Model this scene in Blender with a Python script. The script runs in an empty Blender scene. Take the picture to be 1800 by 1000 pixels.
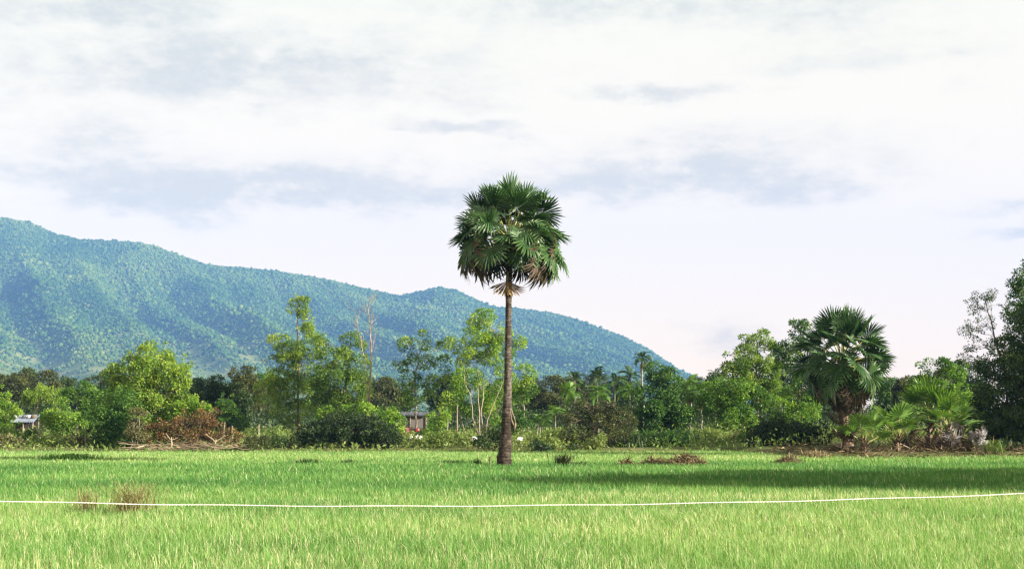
import bpy, math, random
import numpy as np
from mathutils import Vector, Matrix, Euler

# ------------------------------------------------------------------ camera, sky, sun, exposure
SC = bpy.context.scene
COL = SC.collection
R = math.radians
CAM_H = 1.8
FPX = 2500.0                       # focal length in pixels of the 1800 px wide photograph
TILT = math.atan((745 - 500) / FPX)

cam_data = bpy.data.cameras.new("camera")
cam_data.sensor_width = 36.0
cam_data.lens = 36.0 * FPX / 1800.0
cam_data.clip_start = 0.1
cam_data.clip_end = 20000.0
cam = bpy.data.objects.new("camera", cam_data)
COL.objects.link(cam)
cam.location = (0, 0, CAM_H)
cam.rotation_euler = (R(90) + TILT, 0, 0)
SC.camera = cam

SUN_EL = R(22)
SUN_VEC = Vector((0.925 * math.cos(SUN_EL), -0.38 * math.cos(SUN_EL), math.sin(SUN_EL))).normalized()
sun_data = bpy.data.lights.new("sun", 'SUN')
sun_data.energy = 5.0
sun_data.angle = R(0.6)
sun_data.color = (1.0, 0.90, 0.74)
sun = bpy.data.objects.new("sun", sun_data)
COL.objects.link(sun)
sun.rotation_euler = SUN_VEC.to_track_quat('Z', 'Y').to_euler()

SC.view_settings.view_transform = 'Standard'
SC.view_settings.look = 'None'
SC.view_settings.exposure = 1.85
SC.view_settings.gamma = 1.0
SC.view_settings.use_curve_mapping = False
cy = SC.cycles
cy.max_bounces = 6
cy.diffuse_bounces = 3
cy.glossy_bounces = 2
cy.transmission_bounces = 4
cy.transparent_max_bounces = 4
cy.volume_bounces = 1
cy.sample_clamp_indirect = 6.0
cy.use_denoising = True
cy.denoiser = 'OPENIMAGEDENOISE'
cy.denoising_input_passes = 'RGB_ALBEDO_NORMAL'
cy.denoising_prefilter = 'ACCURATE'
cy.use_adaptive_sampling = False
cy.pixel_filter_type = 'BLACKMAN_HARRIS'
cy.filter_width = 1.35


def build_world():
    w = bpy.data.worlds.new("World")
    SC.world = w
    w.use_nodes = True
    nt = w.node_tree
    nt.nodes.clear()
    N = nt.nodes.new
    L = nt.links.new
    out = N('ShaderNodeOutputWorld')
    sky = N('ShaderNodeTexSky')
    sky.sky_type = 'NISHITA'
    sky.sun_disc = False
    sky.sun_elevation = SUN_EL
    sky.sun_rotation = math.atan2(SUN_VEC.x, SUN_VEC.y)
    bsky = N('ShaderNodeBackground')
    bsky.inputs['Strength'].default_value = 0.10
    L(sky.outputs[0], bsky.inputs['Color'])

    def val(v):
        n = N('ShaderNodeValue'); n.outputs[0].default_value = v; return n.outputs[0]

    def m(op, a, b=None, c=None):
        n = N('ShaderNodeMath'); n.operation = op
        for i, s in enumerate((a, b, c)):
            if s is None:
                continue
            if isinstance(s, (int, float)):
                n.inputs[i].default_value = s
            else:
                L(s, n.inputs[i])
        return n.outputs[0]
    tc = N('ShaderNodeTexCoord')
    sep = N('ShaderNodeSeparateXYZ')
    L(tc.outputs['Generated'], sep.inputs[0])
    az = m('ARCTAN2', sep.outputs['X'], sep.outputs['Y'])
    el = m('ARCSINE', sep.outputs['Z'])
    # domain for the cloud noise: azimuth, elevation stretched so that clouds lie in flat banks
    comb = N('ShaderNodeCombineXYZ')
    L(m('MULTIPLY', az, 1.0), comb.inputs[0])
    L(m('MULTIPLY', el, 2.6), comb.inputs[1])
    comb.inputs[2].default_value = 3.7
    nz = N('ShaderNodeTexNoise')
    nz.inputs['Scale'].default_value = 9.0
    nz.inputs['Detail'].default_value = 9.0
    nz.inputs['Roughness'].default_value = 0.58
    L(comb.outputs[0], nz.inputs['Vector'])
    sepn = N('ShaderNodeSeparateColor')
    L(nz.outputs['Color'], sepn.inputs[0])
    dx = m('MULTIPLY', m('SUBTRACT', sepn.outputs[0], 0.5), 0.17)
    dy = m('MULTIPLY', m('SUBTRACT', sepn.outputs[1], 0.5), 0.075)
    nz2 = N('ShaderNodeTexNoise')
    nz2.inputs['Scale'].default_value = 19.0
    nz2.inputs['Detail'].default_value = 10.0
    nz2.inputs['Roughness'].default_value = 0.68
    comb2 = N('ShaderNodeCombineXYZ')
    L(az, comb2.inputs[0]); L(m('MULTIPLY', el, 1.7), comb2.inputs[1]); comb2.inputs[2].default_value = 1.3
    L(comb2.outputs[0], nz2.inputs['Vector'])
    azd = m('ADD', az, dx)
    eld = m('ADD', el, dy)
    # banks of cloud: azimuth, elevation, half widths (radians), weight
    banks = [(-0.20, 0.160, 0.165, 0.020, 1.0), (-0.055, 0.160, 0.07, 0.016, 0.85), (0.125, 0.171, 0.135, 0.025, 1.0),
             (-0.19, 0.238, 0.19, 0.036, 0.72), (-0.30, 0.19, 0.05, 0.025, 0.5), (-0.29, 0.275, 0.10, 0.022, 0.7),
             (0.10, 0.231, 0.075, 0.010, 0.7), (-0.03, 0.198, 0.045, 0.007, 0.55), (0.12, 0.29, 0.24, 0.034, 0.55), (-0.33, 0.30, 0.16, 0.04, 0.5),
             (0.345, 0.142, 0.05, 0.006, 0.6), (0.34, 0.129, 0.04, 0.004, 0.6), (0.15, 0.055, 0.05, 0.012, 0.55),
             (0.24, 0.25, 0.10, 0.018, 0.35), (-0.60, 0.20, 0.22, 0.04, 0.9), (0.62, 0.2, 0.2, 0.03, 0.6)]
    tot = None
    for a0, e0, wa, we, wt in banks:
        qa = m('DIVIDE', m('SUBTRACT', azd, a0), wa)
        # flat bottomed: the lower half is narrower than the upper
        de = m('SUBTRACT', eld, e0)
        qe = m('DIVIDE', m('MAXIMUM', m('MULTIPLY', de, 0.85), m('MULTIPLY', de, -1.5)), we)
        g = m('MULTIPLY', m('EXPONENT', m('MULTIPLY', m('ADD', m('MULTIPLY', qa, qa), m('MULTIPLY', qe, qe)), -1.0)), wt)
        tot = g if tot is None else m('MAXIMUM', tot, g)
    # broken, thin cover elsewhere
    gen = N('ShaderNodeMapRange')
    gen.inputs['From Min'].default_value = 0.5
    gen.inputs['From Max'].default_value = 0.75
    gen.inputs['To Max'].default_value = 0.35
    L(sepn.outputs[2], gen.inputs['Value'])
    hi = N('ShaderNodeMapRange')
    hi.inputs['From Min'].default_value = 0.14
    hi.inputs['From Max'].default_value = 0.24
    L(el, hi.inputs['Value'])
    tot = m('MAXIMUM', tot, m('MULTIPLY', gen.outputs[0], hi.outputs[0]))
    fac = m('ADD', tot, m('MULTIPLY', m('SUBTRACT', nz2.outputs[0], 0.5), m('ADD', 0.35, m('MULTIPLY', tot, 2.1))))
    nz3 = N('ShaderNodeTexNoise')
    nz3.inputs['Scale'].default_value = 52.0
    nz3.inputs['Detail'].default_value = 8.0
    nz3.inputs['Roughness'].default_value = 0.62
    L(comb.outputs[0], nz3.inputs['Vector'])
    fac = m('ADD', fac, m('MULTIPLY', m('SUBTRACT', nz3.outputs[0], 0.5), m('ADD', 0.25, m('MULTIPLY', tot, 1.1))))
    sm = N('ShaderNodeMapRange')
    sm.interpolation_type = 'SMOOTHSTEP'
    sm.inputs['From Min'].default_value = 0.02
    sm.inputs['From Max'].default_value = 1.0
    L(fac, sm.inputs['Value'])
    ramp = N('ShaderNodeMixRGB')
    ramp.inputs[1].default_value = (1.25, 1.12, 0.785, 1)       # sunlit thin cloud
    ramp.inputs[2].default_value = (0.82, 0.76, 0.55, 1)       # underside of the thicker banks
    L(sm.outputs[0], ramp.inputs[0])
    bcl = N('ShaderNodeBackground')
    bcl.inputs['Strength'].default_value = 0.28
    lo = N('ShaderNodeMapRange')
    lo.inputs['From Min'].default_value = 0.0; lo.inputs['From Max'].default_value = 0.30
    lo.inputs['To Min'].default_value = 1.0; lo.inputs['To Max'].default_value = 0.0
    L(el, lo.inputs['Value'])
    hz = N('ShaderNodeMixRGB'); hz.blend_type = 'MULTIPLY'
    hz.inputs[2].default_value = (1.45, 1.11, .85, 1)
    L(lo.outputs[0], hz.inputs[0]); L(ramp.outputs[0], hz.inputs[1])
    L(hz.outputs[0], bcl.inputs['Color'])
    mix = N('ShaderNodeMixShader')
    mix.inputs[0].default_value = 0.90
    L(bsky.outputs[0], mix.inputs[1])
    L(bcl.outputs[0], mix.inputs[2])
    L(mix.outputs[0], out.inputs['Surface'])


build_world()

# ------------------------------------------------------------------ helpers
rng = np.random.default_rng(7)
random.seed(7)


def W(px, py, Y):
    """world point seen at photograph pixel (px, py) at ground distance Y"""
    u = (px - 900) / FPX
    v = -(py - 500) / FPX
    d = math.cos(TILT) - v * math.sin(TILT)
    return np.array([u / d * Y, Y, CAM_H + Y * (math.sin(TILT) + v * math.cos(TILT)) / d])


def sstep(a, b, x):
    t = np.clip((x - a) / (b - a), 0, 1)
    return t * t * (3 - 2 * t)


def _h(i, j, k, s):
    n = i * 374761393 + j * 668265263 + k * 2147483647 + s * 1442695041
    n = (n ^ (n >> 13)) & 0x7fffffff
    n = (n * 1274126177) & 0x7fffffff
    n = n ^ (n >> 16)
    return (n & 0xffff) / 65535.0


def vnoise(x, y, s=0):
    x = np.asarray(x, float); y = np.asarray(y, float)
    i = np.floor(x).astype(np.int64); j = np.floor(y).astype(np.int64)
    fx = x - i; fy = y - j
    fx = fx * fx * (3 - 2 * fx); fy = fy * fy * (3 - 2 * fy)
    z = np.zeros_like(i)
    a = _h(i, j, z, s); b = _h(i + 1, j, z, s); c = _h(i, j + 1, z, s); d = _h(i + 1, j + 1, z, s)
    return (a * (1 - fx) + b * fx) * (1 - fy) + (c * (1 - fx) + d * fx) * fy


def fbm(x, y, s=0, o=4):
    t = 0; a = 0.5; n = 0
    for k in range(o):
        t = t + a * vnoise(np.asarray(x) * 2 ** k, np.asarray(y) * 2 ** k, s + k * 17); n += a; a *= 0.5
    return t / n


def field_edge(x):
    x = np.asarray(x, float)
    e = 86.0 - 13.0 * sstep(13.2, 15.5, x) + 1.6 * (fbm(x * 0.15, x * 0 + 3.0, 5, 3) - 0.5)
    return e


def gz(x, y):
    """height of the ground"""
    x = np.asarray(x, float); y = np.asarray(y, float)
    e = field_edge(x)
    z = 0.35 * sstep(0, 3.0, y - e) + 0.45 * sstep(6, 30, y - e)
    z = z + 0.10 * np.exp(-((y - 62.5 - 0.12 * x) / 0.7) ** 2) * (y < e)          # low paddy bund through the palm
    z = z + 0.04 * (fbm(x * 0.4, y * 0.4, 2, 3) - 0.5)
    z = z + 0.5 * sstep(200, 900, y)
    return z


def gzs(x, y):
    return float(gz(np.array([x]), np.array([y]))[0])


def link(o, parent=None):
    COL.objects.link(o)
    if parent is not None:
        o.parent = parent
    return o


def tag(o, label=None, cat=None, group=None, kind=None):
    if label: o['label'] = label
    if cat: o['category'] = cat
    if group: o['group'] = group
    if kind: o['kind'] = kind
    return o


def thing(name, label, cat, loc, group=None, rz=0.0):
    o = bpy.data.objects.new(name, None)
    o.empty_display_size = 0.3
    link(o)
    o.location = tuple(float(v) for v in loc)
    o.rotation_euler = (0, 0, rz)
    return tag(o, label, cat, group)


def mesh_np(name, V, F, tint=None, mats=(), midx=None, smooth=False):
    V = np.ascontiguousarray(V, dtype=np.float32)
    F = np.ascontiguousarray(F, dtype=np.int32)
    me = bpy.data.meshes.new(name)
    k = F.shape[1]; n = F.shape[0]
    me.vertices.add(len(V)); me.vertices.foreach_set("co", V.ravel())
    me.loops.add(n * k); me.loops.foreach_set("vertex_index", F.ravel())
    me.polygons.add(n)
    me.polygons.foreach_set("loop_start", np.arange(n, dtype=np.int32) * k)
    if midx is not None:
        me.polygons.foreach_set("material_index", np.ascontiguousarray(midx, dtype=np.int32))
    me.polygons.foreach_set("use_smooth", np.full(n, bool(smooth)))
    if tint is not None:
        a = me.attributes.new("tint", 'FLOAT', 'FACE')
        a.data.foreach_set("value", np.ascontiguousarray(tint, dtype=np.float32))
    for mt in mats:
        me.materials.append(mt)
    me.update(calc_edges=True)
    return me


def part(name, me, parent=None, loc=(0, 0, 0), rot=(0, 0, 0)):
    o = bpy.data.objects.new(name, me)
    link(o, parent)
    o.location = tuple(float(v) for v in loc)
    o.rotation_euler = rot
    return o


def copy_tree(o, parent=None):
    c = o.copy(); COL.objects.link(c); c.parent = parent
    for ch in list(o.children):
        copy_tree(ch, c)
    return c


class Geo:
    """collects quads (triangles repeat a corner) with a tint and a material number per face"""
    def __init__(self):
        self.V = []; self.F = []; self.T = []; self.M = []; self.n = 0

    def add(self, V, F, T=0.5, M=0):
        V = np.asarray(V, float); F = np.asarray(F, int)
        self.V.append(V); self.F.append(F + self.n); self.n += len(V)
        self.T.append(np.broadcast_to(np.asarray(T, float), (len(F),)))
        self.M.append(np.full(len(F), M))

    def mesh(self, name, mats, smooth=False):
        return mesh_np(name, np.concatenate(self.V), np.concatenate(self.F), np.concatenate(self.T),
                       mats, np.concatenate(self.M), smooth)

    def tube(self, P, r, k=6, T=0.5, M=0, cap=True):
        P = np.asarray(P, float); n = len(P)
        r = np.broadcast_to(np.asarray(r, float), (n,))
        tan = np.gradient(P, axis=0)
        tan /= np.linalg.norm(tan, axis=1, keepdims=True) + 1e-9
        ref = np.array([0.31, 0.95, 0.05])
        if abs(tan[0] @ ref) > 0.9: ref = np.array([1.0, 0, 0.2])
        a = np.cross(tan, ref); a /= np.linalg.norm(a, axis=1, keepdims=True) + 1e-9
        b = np.cross(tan, a)
        an = np.arange(k) * 2 * math.pi / k
        V = (P[:, None, :] + r[:, None, None] * (np.cos(an)[None, :, None] * a[:, None, :] + np.sin(an)[None, :, None] * b[:, None, :])).reshape(-1, 3)
        i = np.arange(n - 1)[:, None] * k; j = np.arange(k)[None, :]; j2 = (j + 1) % k
        F = np.stack([i + j, i + j2, i + k + j2, i + k + j], -1).reshape(-1, 4)
        self.add(V, F, T, M)

    def box(self, lo, hi, T=0.5, M=0, rot=None, org=(0, 0, 0)):
        lo = np.array(lo, float); hi = np.array(hi, float)
        c = np.array([[x, y, z] for z in (0, 1) for y in (0, 1) for x in (0, 1)], float)
        V = lo + c * (hi - lo)
        if rot is not None:
            Rm = np.array(Euler(rot).to_matrix()); V = V @ Rm.T
        V = V + np.array(org)
        F = [[0, 2, 3, 1], [4, 5, 7, 6], [0, 1, 5, 4], [2, 6, 7, 3], [0, 4, 6, 2], [1, 3, 7, 5]]
        self.add(V, F, T, M)

    def leaves(self, P, D, Nn, L, Wd, T=0.5, M=0, fold=0.12):
        """diamond leaves: base P, axis D, normal Nn, length L, width Wd"""
        n = len(P)
        S = np.cross(D, Nn); S /= np.linalg.norm(S, axis=1, keepdims=True) + 1e-9
        L = np.broadcast_to(np.asarray(L, float), (n,))[:, None]
        Wd = np.broadcast_to(np.asarray(Wd, float), (n,))[:, None]
        mid = P + D * L * 0.45
        V = np.stack([P, mid + S * Wd * 0.5 + Nn * L * fold, P + D * L, mid - S * Wd * 0.5 + Nn * L * fold], 1).reshape(-1, 3)
        F = np.arange(n * 4).reshape(n, 4)
        self.add(V, F, T, M)


def unit(a):
    return a / (np.linalg.norm(a, axis=-1, keepdims=True) + 1e-9)


# ------------------------------------------------------------------ materials
def new_mat(name):
    m = bpy.data.materials.new(name)
    m.use_nodes = True
    nt = m.node_tree
    nt.nodes.clear()
    out = nt.nodes.new('ShaderNodeOutputMaterial')
    return m, nt, out


def tint_ramp(nt, cols):
    at = nt.nodes.new('ShaderNodeAttribute'); at.attribute_name = 'tint'
    rp = nt.nodes.new('ShaderNodeValToRGB')
    el = rp.color_ramp.elements
    while len(el) < len(cols): el.new(0.5)
    for i, c in enumerate(cols):
        el[i].position = i / (len(cols) - 1)
        el[i].color = (*c, 1)
    nt.links.new(at.outputs['Fac'], rp.inputs[0])
    return rp.outputs[0]


def leaf_mat(name, cols, trans=0.35, rough=0.5, spec=0.3, tcol=(1.25, 1.25, 0.7)):
    m, nt, out = new_mat(name)
    c = tint_ramp(nt, cols)
    p = nt.nodes.new('ShaderNodeBsdfPrincipled')
    p.inputs['Roughness'].default_value = rough
    p.inputs['Specular IOR Level'].default_value = spec
    nt.links.new(c, p.inputs['Base Color'])
    if trans > 0:
        t = nt.nodes.new('ShaderNodeBsdfTranslucent')
        mc = nt.nodes.new('ShaderNodeMixRGB'); mc.blend_type = 'MULTIPLY'; mc.inputs[0].default_value = 1
        mc.inputs[2].default_value = (*tcol, 1)
        nt.links.new(c, mc.inputs[1]); nt.links.new(mc.outputs[0], t.inputs['Color'])
        mx = nt.nodes.new('ShaderNodeMixShader'); mx.inputs[0].default_value = trans
        nt.links.new(p.outputs[0], mx.inputs[1]); nt.links.new(t.outputs[0], mx.inputs[2])
        nt.links.new(mx.outputs[0], out.inputs['Surface'])
    else:
        nt.links.new(p.outputs[0], out.inputs['Surface'])
    return m


def noise_mat(name, c0, c1, scale=4.0, rough=0.9, bump=0.3, stretch=(1, 1, 1), detail=6, lo=0.35, hi=0.65, spec=0.2):
    m, nt, out = new_mat(name)
    tc = nt.nodes.new('ShaderNodeTexCoord')
    mp = nt.nodes.new('ShaderNodeMapping'); mp.inputs['Scale'].default_value = stretch
    nz = nt.nodes.new('ShaderNodeTexNoise'); nz.inputs['Scale'].default_value = scale; nz.inputs['Detail'].default_value = detail
    rp = nt.nodes.new('ShaderNodeValToRGB')
    rp.color_ramp.elements[0].position = lo; rp.color_ramp.elements[0].color = (*c0, 1)
    rp.color_ramp.elements[1].position = hi; rp.color_ramp.elements[1].color = (*c1, 1)
    p = nt.nodes.new('ShaderNodeBsdfPrincipled'); p.inputs['Roughness'].default_value = rough
    p.inputs['Specular IOR Level'].default_value = spec
    b = nt.nodes.new('ShaderNodeBump'); b.inputs['Strength'].default_value = bump
    Lk = nt.links.new
    Lk(tc.outputs['Object'], mp.inputs[0]); Lk(mp.outputs[0], nz.inputs['Vector']); Lk(nz.outputs[0], rp.inputs[0])
    Lk(rp.outputs[0], p.inputs['Base Color']); Lk(nz.outputs[0], b.inputs['Height']); Lk(b.outputs[0], p.inputs['Normal'])
    Lk(p.outputs[0], out.inputs['Surface'])
    return m


MAT = {}
MAT['light'] = leaf_mat('light_foliage', [(.040, .090, .011), (.130, .235, .028), (.34, .42, .065)], .44)
MAT['lime'] = leaf_mat('lime_foliage', [(.030, .090, .010), (.115, .235, .024), (.33, .44, .060)], .42)
MAT['mid'] = leaf_mat('green_foliage', [(.014, .050, .009), (.048, .125, .018), (.165, .275, .038)], .40)
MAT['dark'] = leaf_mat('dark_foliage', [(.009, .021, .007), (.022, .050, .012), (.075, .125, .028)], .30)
MAT['olive'] = leaf_mat('olive_foliage', [(.017, .024, .008), (.046, .062, .016), (.140, .155, .042)], .30)
MAT['brown'] = leaf_mat('withered_foliage', [(.032, .022, .011), (.080, .050, .022), (.175, .098, .034), (.34, .24, .06)], .25, tcol=(1.2, .9, .6))
MAT['tan'] = leaf_mat('dry_weeds', [(.065, .070, .028), (.145, .140, .055), (.30, .26, .13)], .3, tcol=(1.1, 1.1, .7))
MAT['weed'] = leaf_mat('weed_leaves', [(.055, .105, .022), (.125, .195, .042), (.25, .29, .09)], .38)
MAT['grass'] = leaf_mat('rice_grass', [(.034, .125, .028), (.105, .240, .055), (.215, .345, .095), (.42, .43, .22), (.62, .57, .40)], .40, .55, .25, (1.05, 1.2, .75))
MAT['fan'] = leaf_mat('palm_fan', [(.016, .046, .014), (.032, .084, .022), (.095, .160, .046)], .20, .46, .35)
MAT['fan_light'] = leaf_mat('young_palm_fan', [(.035, .100, .018), (.095, .190, .032), (.240, .320, .075)], .32, .36, .5)
MAT['fan_dead'] = leaf_mat('dead_palm_fan', [(.034, .026, .018), (.085, .062, .040), (.23, .17, .09)], .15, .6, .2, (1.1, .95, .7))
MAT['fan_yellow'] = leaf_mat('dry_yellow_palm_fan', [(.11, .07, .03), (.28, .19, .08), (.50, .38, .18)], .2, .6, .2, (1.1, .95, .7))
MAT['fan_grey'] = leaf_mat('grey_dead_palm_fan', [(.08, .075, .08), (.19, .18, .195), (.42, .40, .42)], .05, .7, .2, (1, 1, 1))
MAT['stalk'] = leaf_mat('palm_stalk', [(.10, .13, .04), (.22, .24, .07), (.36, .30, .10)], .0, .45)
MAT['areca'] = leaf_mat('areca_frond', [(.026, .080, .014), (.085, .195, .028), (.22, .35, .055)], .36, .4, .4)
MAT['areca_dark'] = leaf_mat('dark_areca_frond', [(.012, .032, .010), (.026, .065, .017), (.08, .14, .035)], .25, .4, .4)
MAT['straw'] = leaf_mat('straw', [(.055, .042, .024), (.145, .112, .064), (.32, .26, .16)], .1, .8, .1)
MAT['hill'] = leaf_mat('hill_forest', [(.010, .028, .007), (.030, .072, .014), (.085, .140, .026), (.20, .20, .06)], .0, .9, .0)
MAT['twig'] = leaf_mat('dead_wood', [(.12, .085, .06), (.23, .18, .13), (.38, .31, .23)], .0, .85, .1)
MAT['bark'] = noise_mat('brown_bark', (.07, .05, .035), (.20, .16, .12), 5, .95, .6, (3, 3, .7))
MAT['pale_bark'] = noise_mat('pale_bark', (.13, .11, .085), (.33, .29, .23), 4, .9, .4, (3, 3, .6))
MAT['areca_bark'] = noise_mat('areca_bark', (.10, .10, .075), (.26, .25, .20), 3, .8, .2, (1, 1, 5))
MAT['tin'] = noise_mat('tin_sheet', (.08, .10, .14), (.19, .22, .27), 3, .75, .1, (1, 1, 1), 5, .3, .7, .2)
MAT['wood'] = noise_mat('weathered_post', (.13, .11, .09), (.30, .265, .215), 6, .9, .4, (4, 4, .6))
MAT['thatch'] = noise_mat('woven_panel', (.085, .075, .075), (.20, .175, .17), 22, .95, .6, (.5, 1, 3))
MAT['cloth_white'] = noise_mat('white_plastic', (.62, .62, .62), (.82, .82, .80), 5, .5, .2)
MAT['cloth_blue'] = noise_mat('blue_grey_sheet', (.03, .035, .05), (.085, .09, .11), 4, .6, .2)
MAT['red'] = noise_mat('red_plastic', (.15, .010, .013), (.24, .018, .022), 4, .4, .05, spec=.5)
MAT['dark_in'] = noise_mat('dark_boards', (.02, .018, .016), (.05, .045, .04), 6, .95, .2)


def trunk_mat():
    m, nt, out = new_mat('sugar_palm_bark')
    Lk = nt.links.new; N = nt.nodes.new
    tc = N('ShaderNodeTexCoord')
    sp = N('ShaderNodeSeparateXYZ'); Lk(tc.outputs['Object'], sp.inputs[0])
    nz = N('ShaderNodeTexNoise'); nz.inputs['Scale'].default_value = 3.2; nz.inputs['Detail'].default_value = 9; nz.inputs['Roughness'].default_value = .75
    mp = N('ShaderNodeMapping'); mp.inputs['Scale'].default_value = (1.2, 1.2, 1.6)
    Lk(tc.outputs['Object'], mp.inputs[0]); Lk(mp.outputs[0], nz.inputs['Vector'])
    # ring scars
    wv = N('ShaderNodeTexWave'); wv.bands_direction = 'Z'; wv.inputs['Scale'].default_value = 2.6
    wv.inputs['Distortion'].default_value = 5; wv.inputs['Detail'].default_value = 4
    Lk(tc.outputs['Object'], wv.inputs['Vector'])
    rp = N('ShaderNodeValToRGB')
    rp.color_ramp.elements[0].position = .36; rp.color_ramp.elements[0].color = (.024, .020, .018, 1)
    rp.color_ramp.elements[1].position = .64; rp.color_ramp.elements[1].color = (.20, .18, .165, 1)
    e = rp.color_ramp.elements.new(.50); e.color = (.068, .058, .052, 1)
    ad = N('ShaderNodeMath'); ad.operation = 'MULTIPLY_ADD'
    Lk(wv.outputs['Fac'], ad.inputs[0]); ad.inputs[1].default_value = .05; 
    sb = N('ShaderNodeMath'); sb.operation = 'SUBTRACT'; sb.inputs[1].default_value = .02
    Lk(nz.outputs[0], sb.inputs[0]); Lk(sb.outputs[0], ad.inputs[2])
    Lk(ad.outputs[0], rp.inputs[0])
    # the fibrous foot is blackish, the middle of the stem grey, the top brown
    hr = N('ShaderNodeValToRGB')
    hr.color_ramp.elements[0].position = .0; hr.color_ramp.elements[0].color = (.38, .34, .31, 1)
    hr.color_ramp.elements[1].position = 1.; hr.color_ramp.elements[1].color = (.62, .54, .47, 1)
    e = hr.color_ramp.elements.new(.20); e.color = (.52, .47, .42, 1)
    e = hr.color_ramp.elements.new(.30); e.color = (.84, .81, .79, 1)
    e = hr.color_ramp.elements.new(.6); e.color = (.78, .75, .71, 1)
    dv = N('ShaderNodeMath'); dv.operation = 'DIVIDE'; dv.inputs[1].default_value = 9.5
    Lk(sp.outputs['Z'], dv.inputs[0])
    ja = N('ShaderNodeMath'); ja.operation = 'MULTIPLY_ADD'; ja.inputs[1].default_value = .14
    Lk(nz.outputs[0], ja.inputs[0]); Lk(dv.outputs[0], ja.inputs[2])
    sj = N('ShaderNodeMath'); sj.operation = 'SUBTRACT'; sj.inputs[1].default_value = .07; Lk(ja.outputs[0], sj.inputs[0])
    Lk(sj.outputs[0], hr.inputs[0])
    mu = N('ShaderNodeMixRGB'); mu.blend_type = 'MULTIPLY'; mu.inputs[0].default_value = 1
    Lk(rp.outputs[0], mu.inputs[1]); Lk(hr.outputs[0], mu.inputs[2])
    p = N('ShaderNodeBsdfPrincipled'); p.inputs['Roughness'].default_value = .95; p.inputs['Specular IOR Level'].default_value = .1
    b = N('ShaderNodeBump'); b.inputs['Strength'].default_value = .8; b.inputs['Distance'].default_value = .05
    Lk(mu.outputs[0], p.inputs['Base Color']); Lk(ad.outputs[0], b.inputs['Height']); Lk(b.outputs[0], p.inputs['Normal'])
    Lk(p.outputs[0], out.inputs['Surface'])
    return m


MAT['palm_bark'] = trunk_mat()
MAT['stub'] = noise_mat('old_leaf_bases', (.045, .032, .026), (.17, .12, .085), 6, .95, .6, (2, 2, 1))


def ground_mat():
    m, nt, out = new_mat('earth')
    Lk = nt.links.new; N = nt.nodes.new
    geo = N('ShaderNodeNewGeometry')
    nz = N('ShaderNodeTexNoise'); nz.inputs['Scale'].default_value = .35; nz.inputs['Detail'].default_value = 9; nz.inputs['Roughness'].default_value = .65
    Lk(geo.outputs['Position'], nz.inputs['Vector'])
    rp = N('ShaderNodeValToRGB')
    els = rp.color_ramp.elements
    els[0].position = .34; els[0].color = (.045, .060, .020, 1)
    els[1].position = .74; els[1].color = (.17, .135, .085, 1)
    e = els.new(.54); e.color = (.075, .090, .032, 1)
    Lk(nz.outputs[0], rp.inputs[0])
    p = N('ShaderNodeBsdfPrincipled'); p.inputs['Roughness'].default_value = 1; p.inputs['Specular IOR Level'].default_value = .05
    Lk(rp.outputs[0], p.inputs['Base Color'])
    Lk(p.outputs[0], out.inputs['Surface'])
    return m


def hill_mat():
    m, nt, out = new_mat('hill_ground')
    Lk = nt.links.new; N = nt.nodes.new
    geo = N('ShaderNodeNewGeometry')
    sp = N('ShaderNodeSeparateXYZ'); Lk(geo.outputs['Position'], sp.inputs[0])
    nz = N('ShaderNodeTexNoise'); nz.inputs['Scale'].default_value = .010; nz.inputs['Detail'].default_value = 8; nz.inputs['Roughness'].default_value = .65
    Lk(geo.outputs['Position'], nz.inputs['Vector'])
    rp = N('ShaderNodeValToRGB')
    els = rp.color_ramp.elements
    els[0].position = .36; els[0].color = (.045, .080, .022, 1)
    els[1].position = .70; els[1].color = (.22, .21, .10, 1)
    e = els.new(.52); e.color = (.115, .150, .045, 1)
    Lk(nz.outputs[0], rp.inputs[0])
    p = N('ShaderNodeBsdfPrincipled'); p.inputs['Roughness'].default_value = 1; p.inputs['Specular IOR Level'].default_value = 0
    Lk(rp.outputs[0], p.inputs['Base Color'])
    Lk(p.outputs[0], out.inputs['Surface'])
    return m


# ------------------------------------------------------------------ ground, hills
def grid_mesh(name, xs, ys, zf, mat, smooth=True):
    X, Yg = np.meshgrid(xs, ys)
    Z = zf(X, Yg)
    V = np.stack([X, Yg, Z], -1).reshape(-1, 3)
    nx, ny = len(xs), len(ys)
    i = np.arange(ny - 1)[:, None] * nx; j = np.arange(nx - 1)[None, :]
    F = np.stack([i + j, i + j + 1, i + nx + j + 1, i + nx + j], -1).reshape(-1, 4)
    return mesh_np(name, V, F, None, [mat], None, smooth)


xs = np.concatenate([np.linspace(-3750, -75, 60)[:-1], np.arange(-75, 75, 0.75), np.linspace(75, 3750, 60)])
ys = np.concatenate([np.linspace(-250, 4, 12)[:-1], np.arange(4, 130, 0.75), np.linspace(130, 6080, 80)])
tag(part('ground', grid_mesh('ground', xs, ys, gz, ground_mat())), kind='structure')

RIDGE_Y = 2000.0
ridge_px = np.array([-900, -500, -200, 0, 45, 90, 130, 240, 300, 360, 440, 520, 580, 640, 700, 740, 770, 800, 840, 870, 900, 960, 1020, 1090, 1140, 1190, 1240, 1300, 1400, 1600])
ridge_py = np.array([330, 350, 368, 378, 386, 407, 415, 421, 440, 462, 467, 478, 489, 503, 515, 508, 500, 505, 524, 536, 537, 544, 560, 586, 611, 645, 668, 700, 735, 746])
RX = (ridge_px - 900) / FPX * RIDGE_Y
RH = np.maximum((745 - ridge_py) / FPX * RIDGE_Y + CAM_H - 7.0, 0)


HS = 2.5          # the hills stand two and a half times as far as first laid out


def hill_h(x, y):
    return HS * hill_unit(np.asarray(x) / HS, np.asarray(y) / HS)


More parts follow.
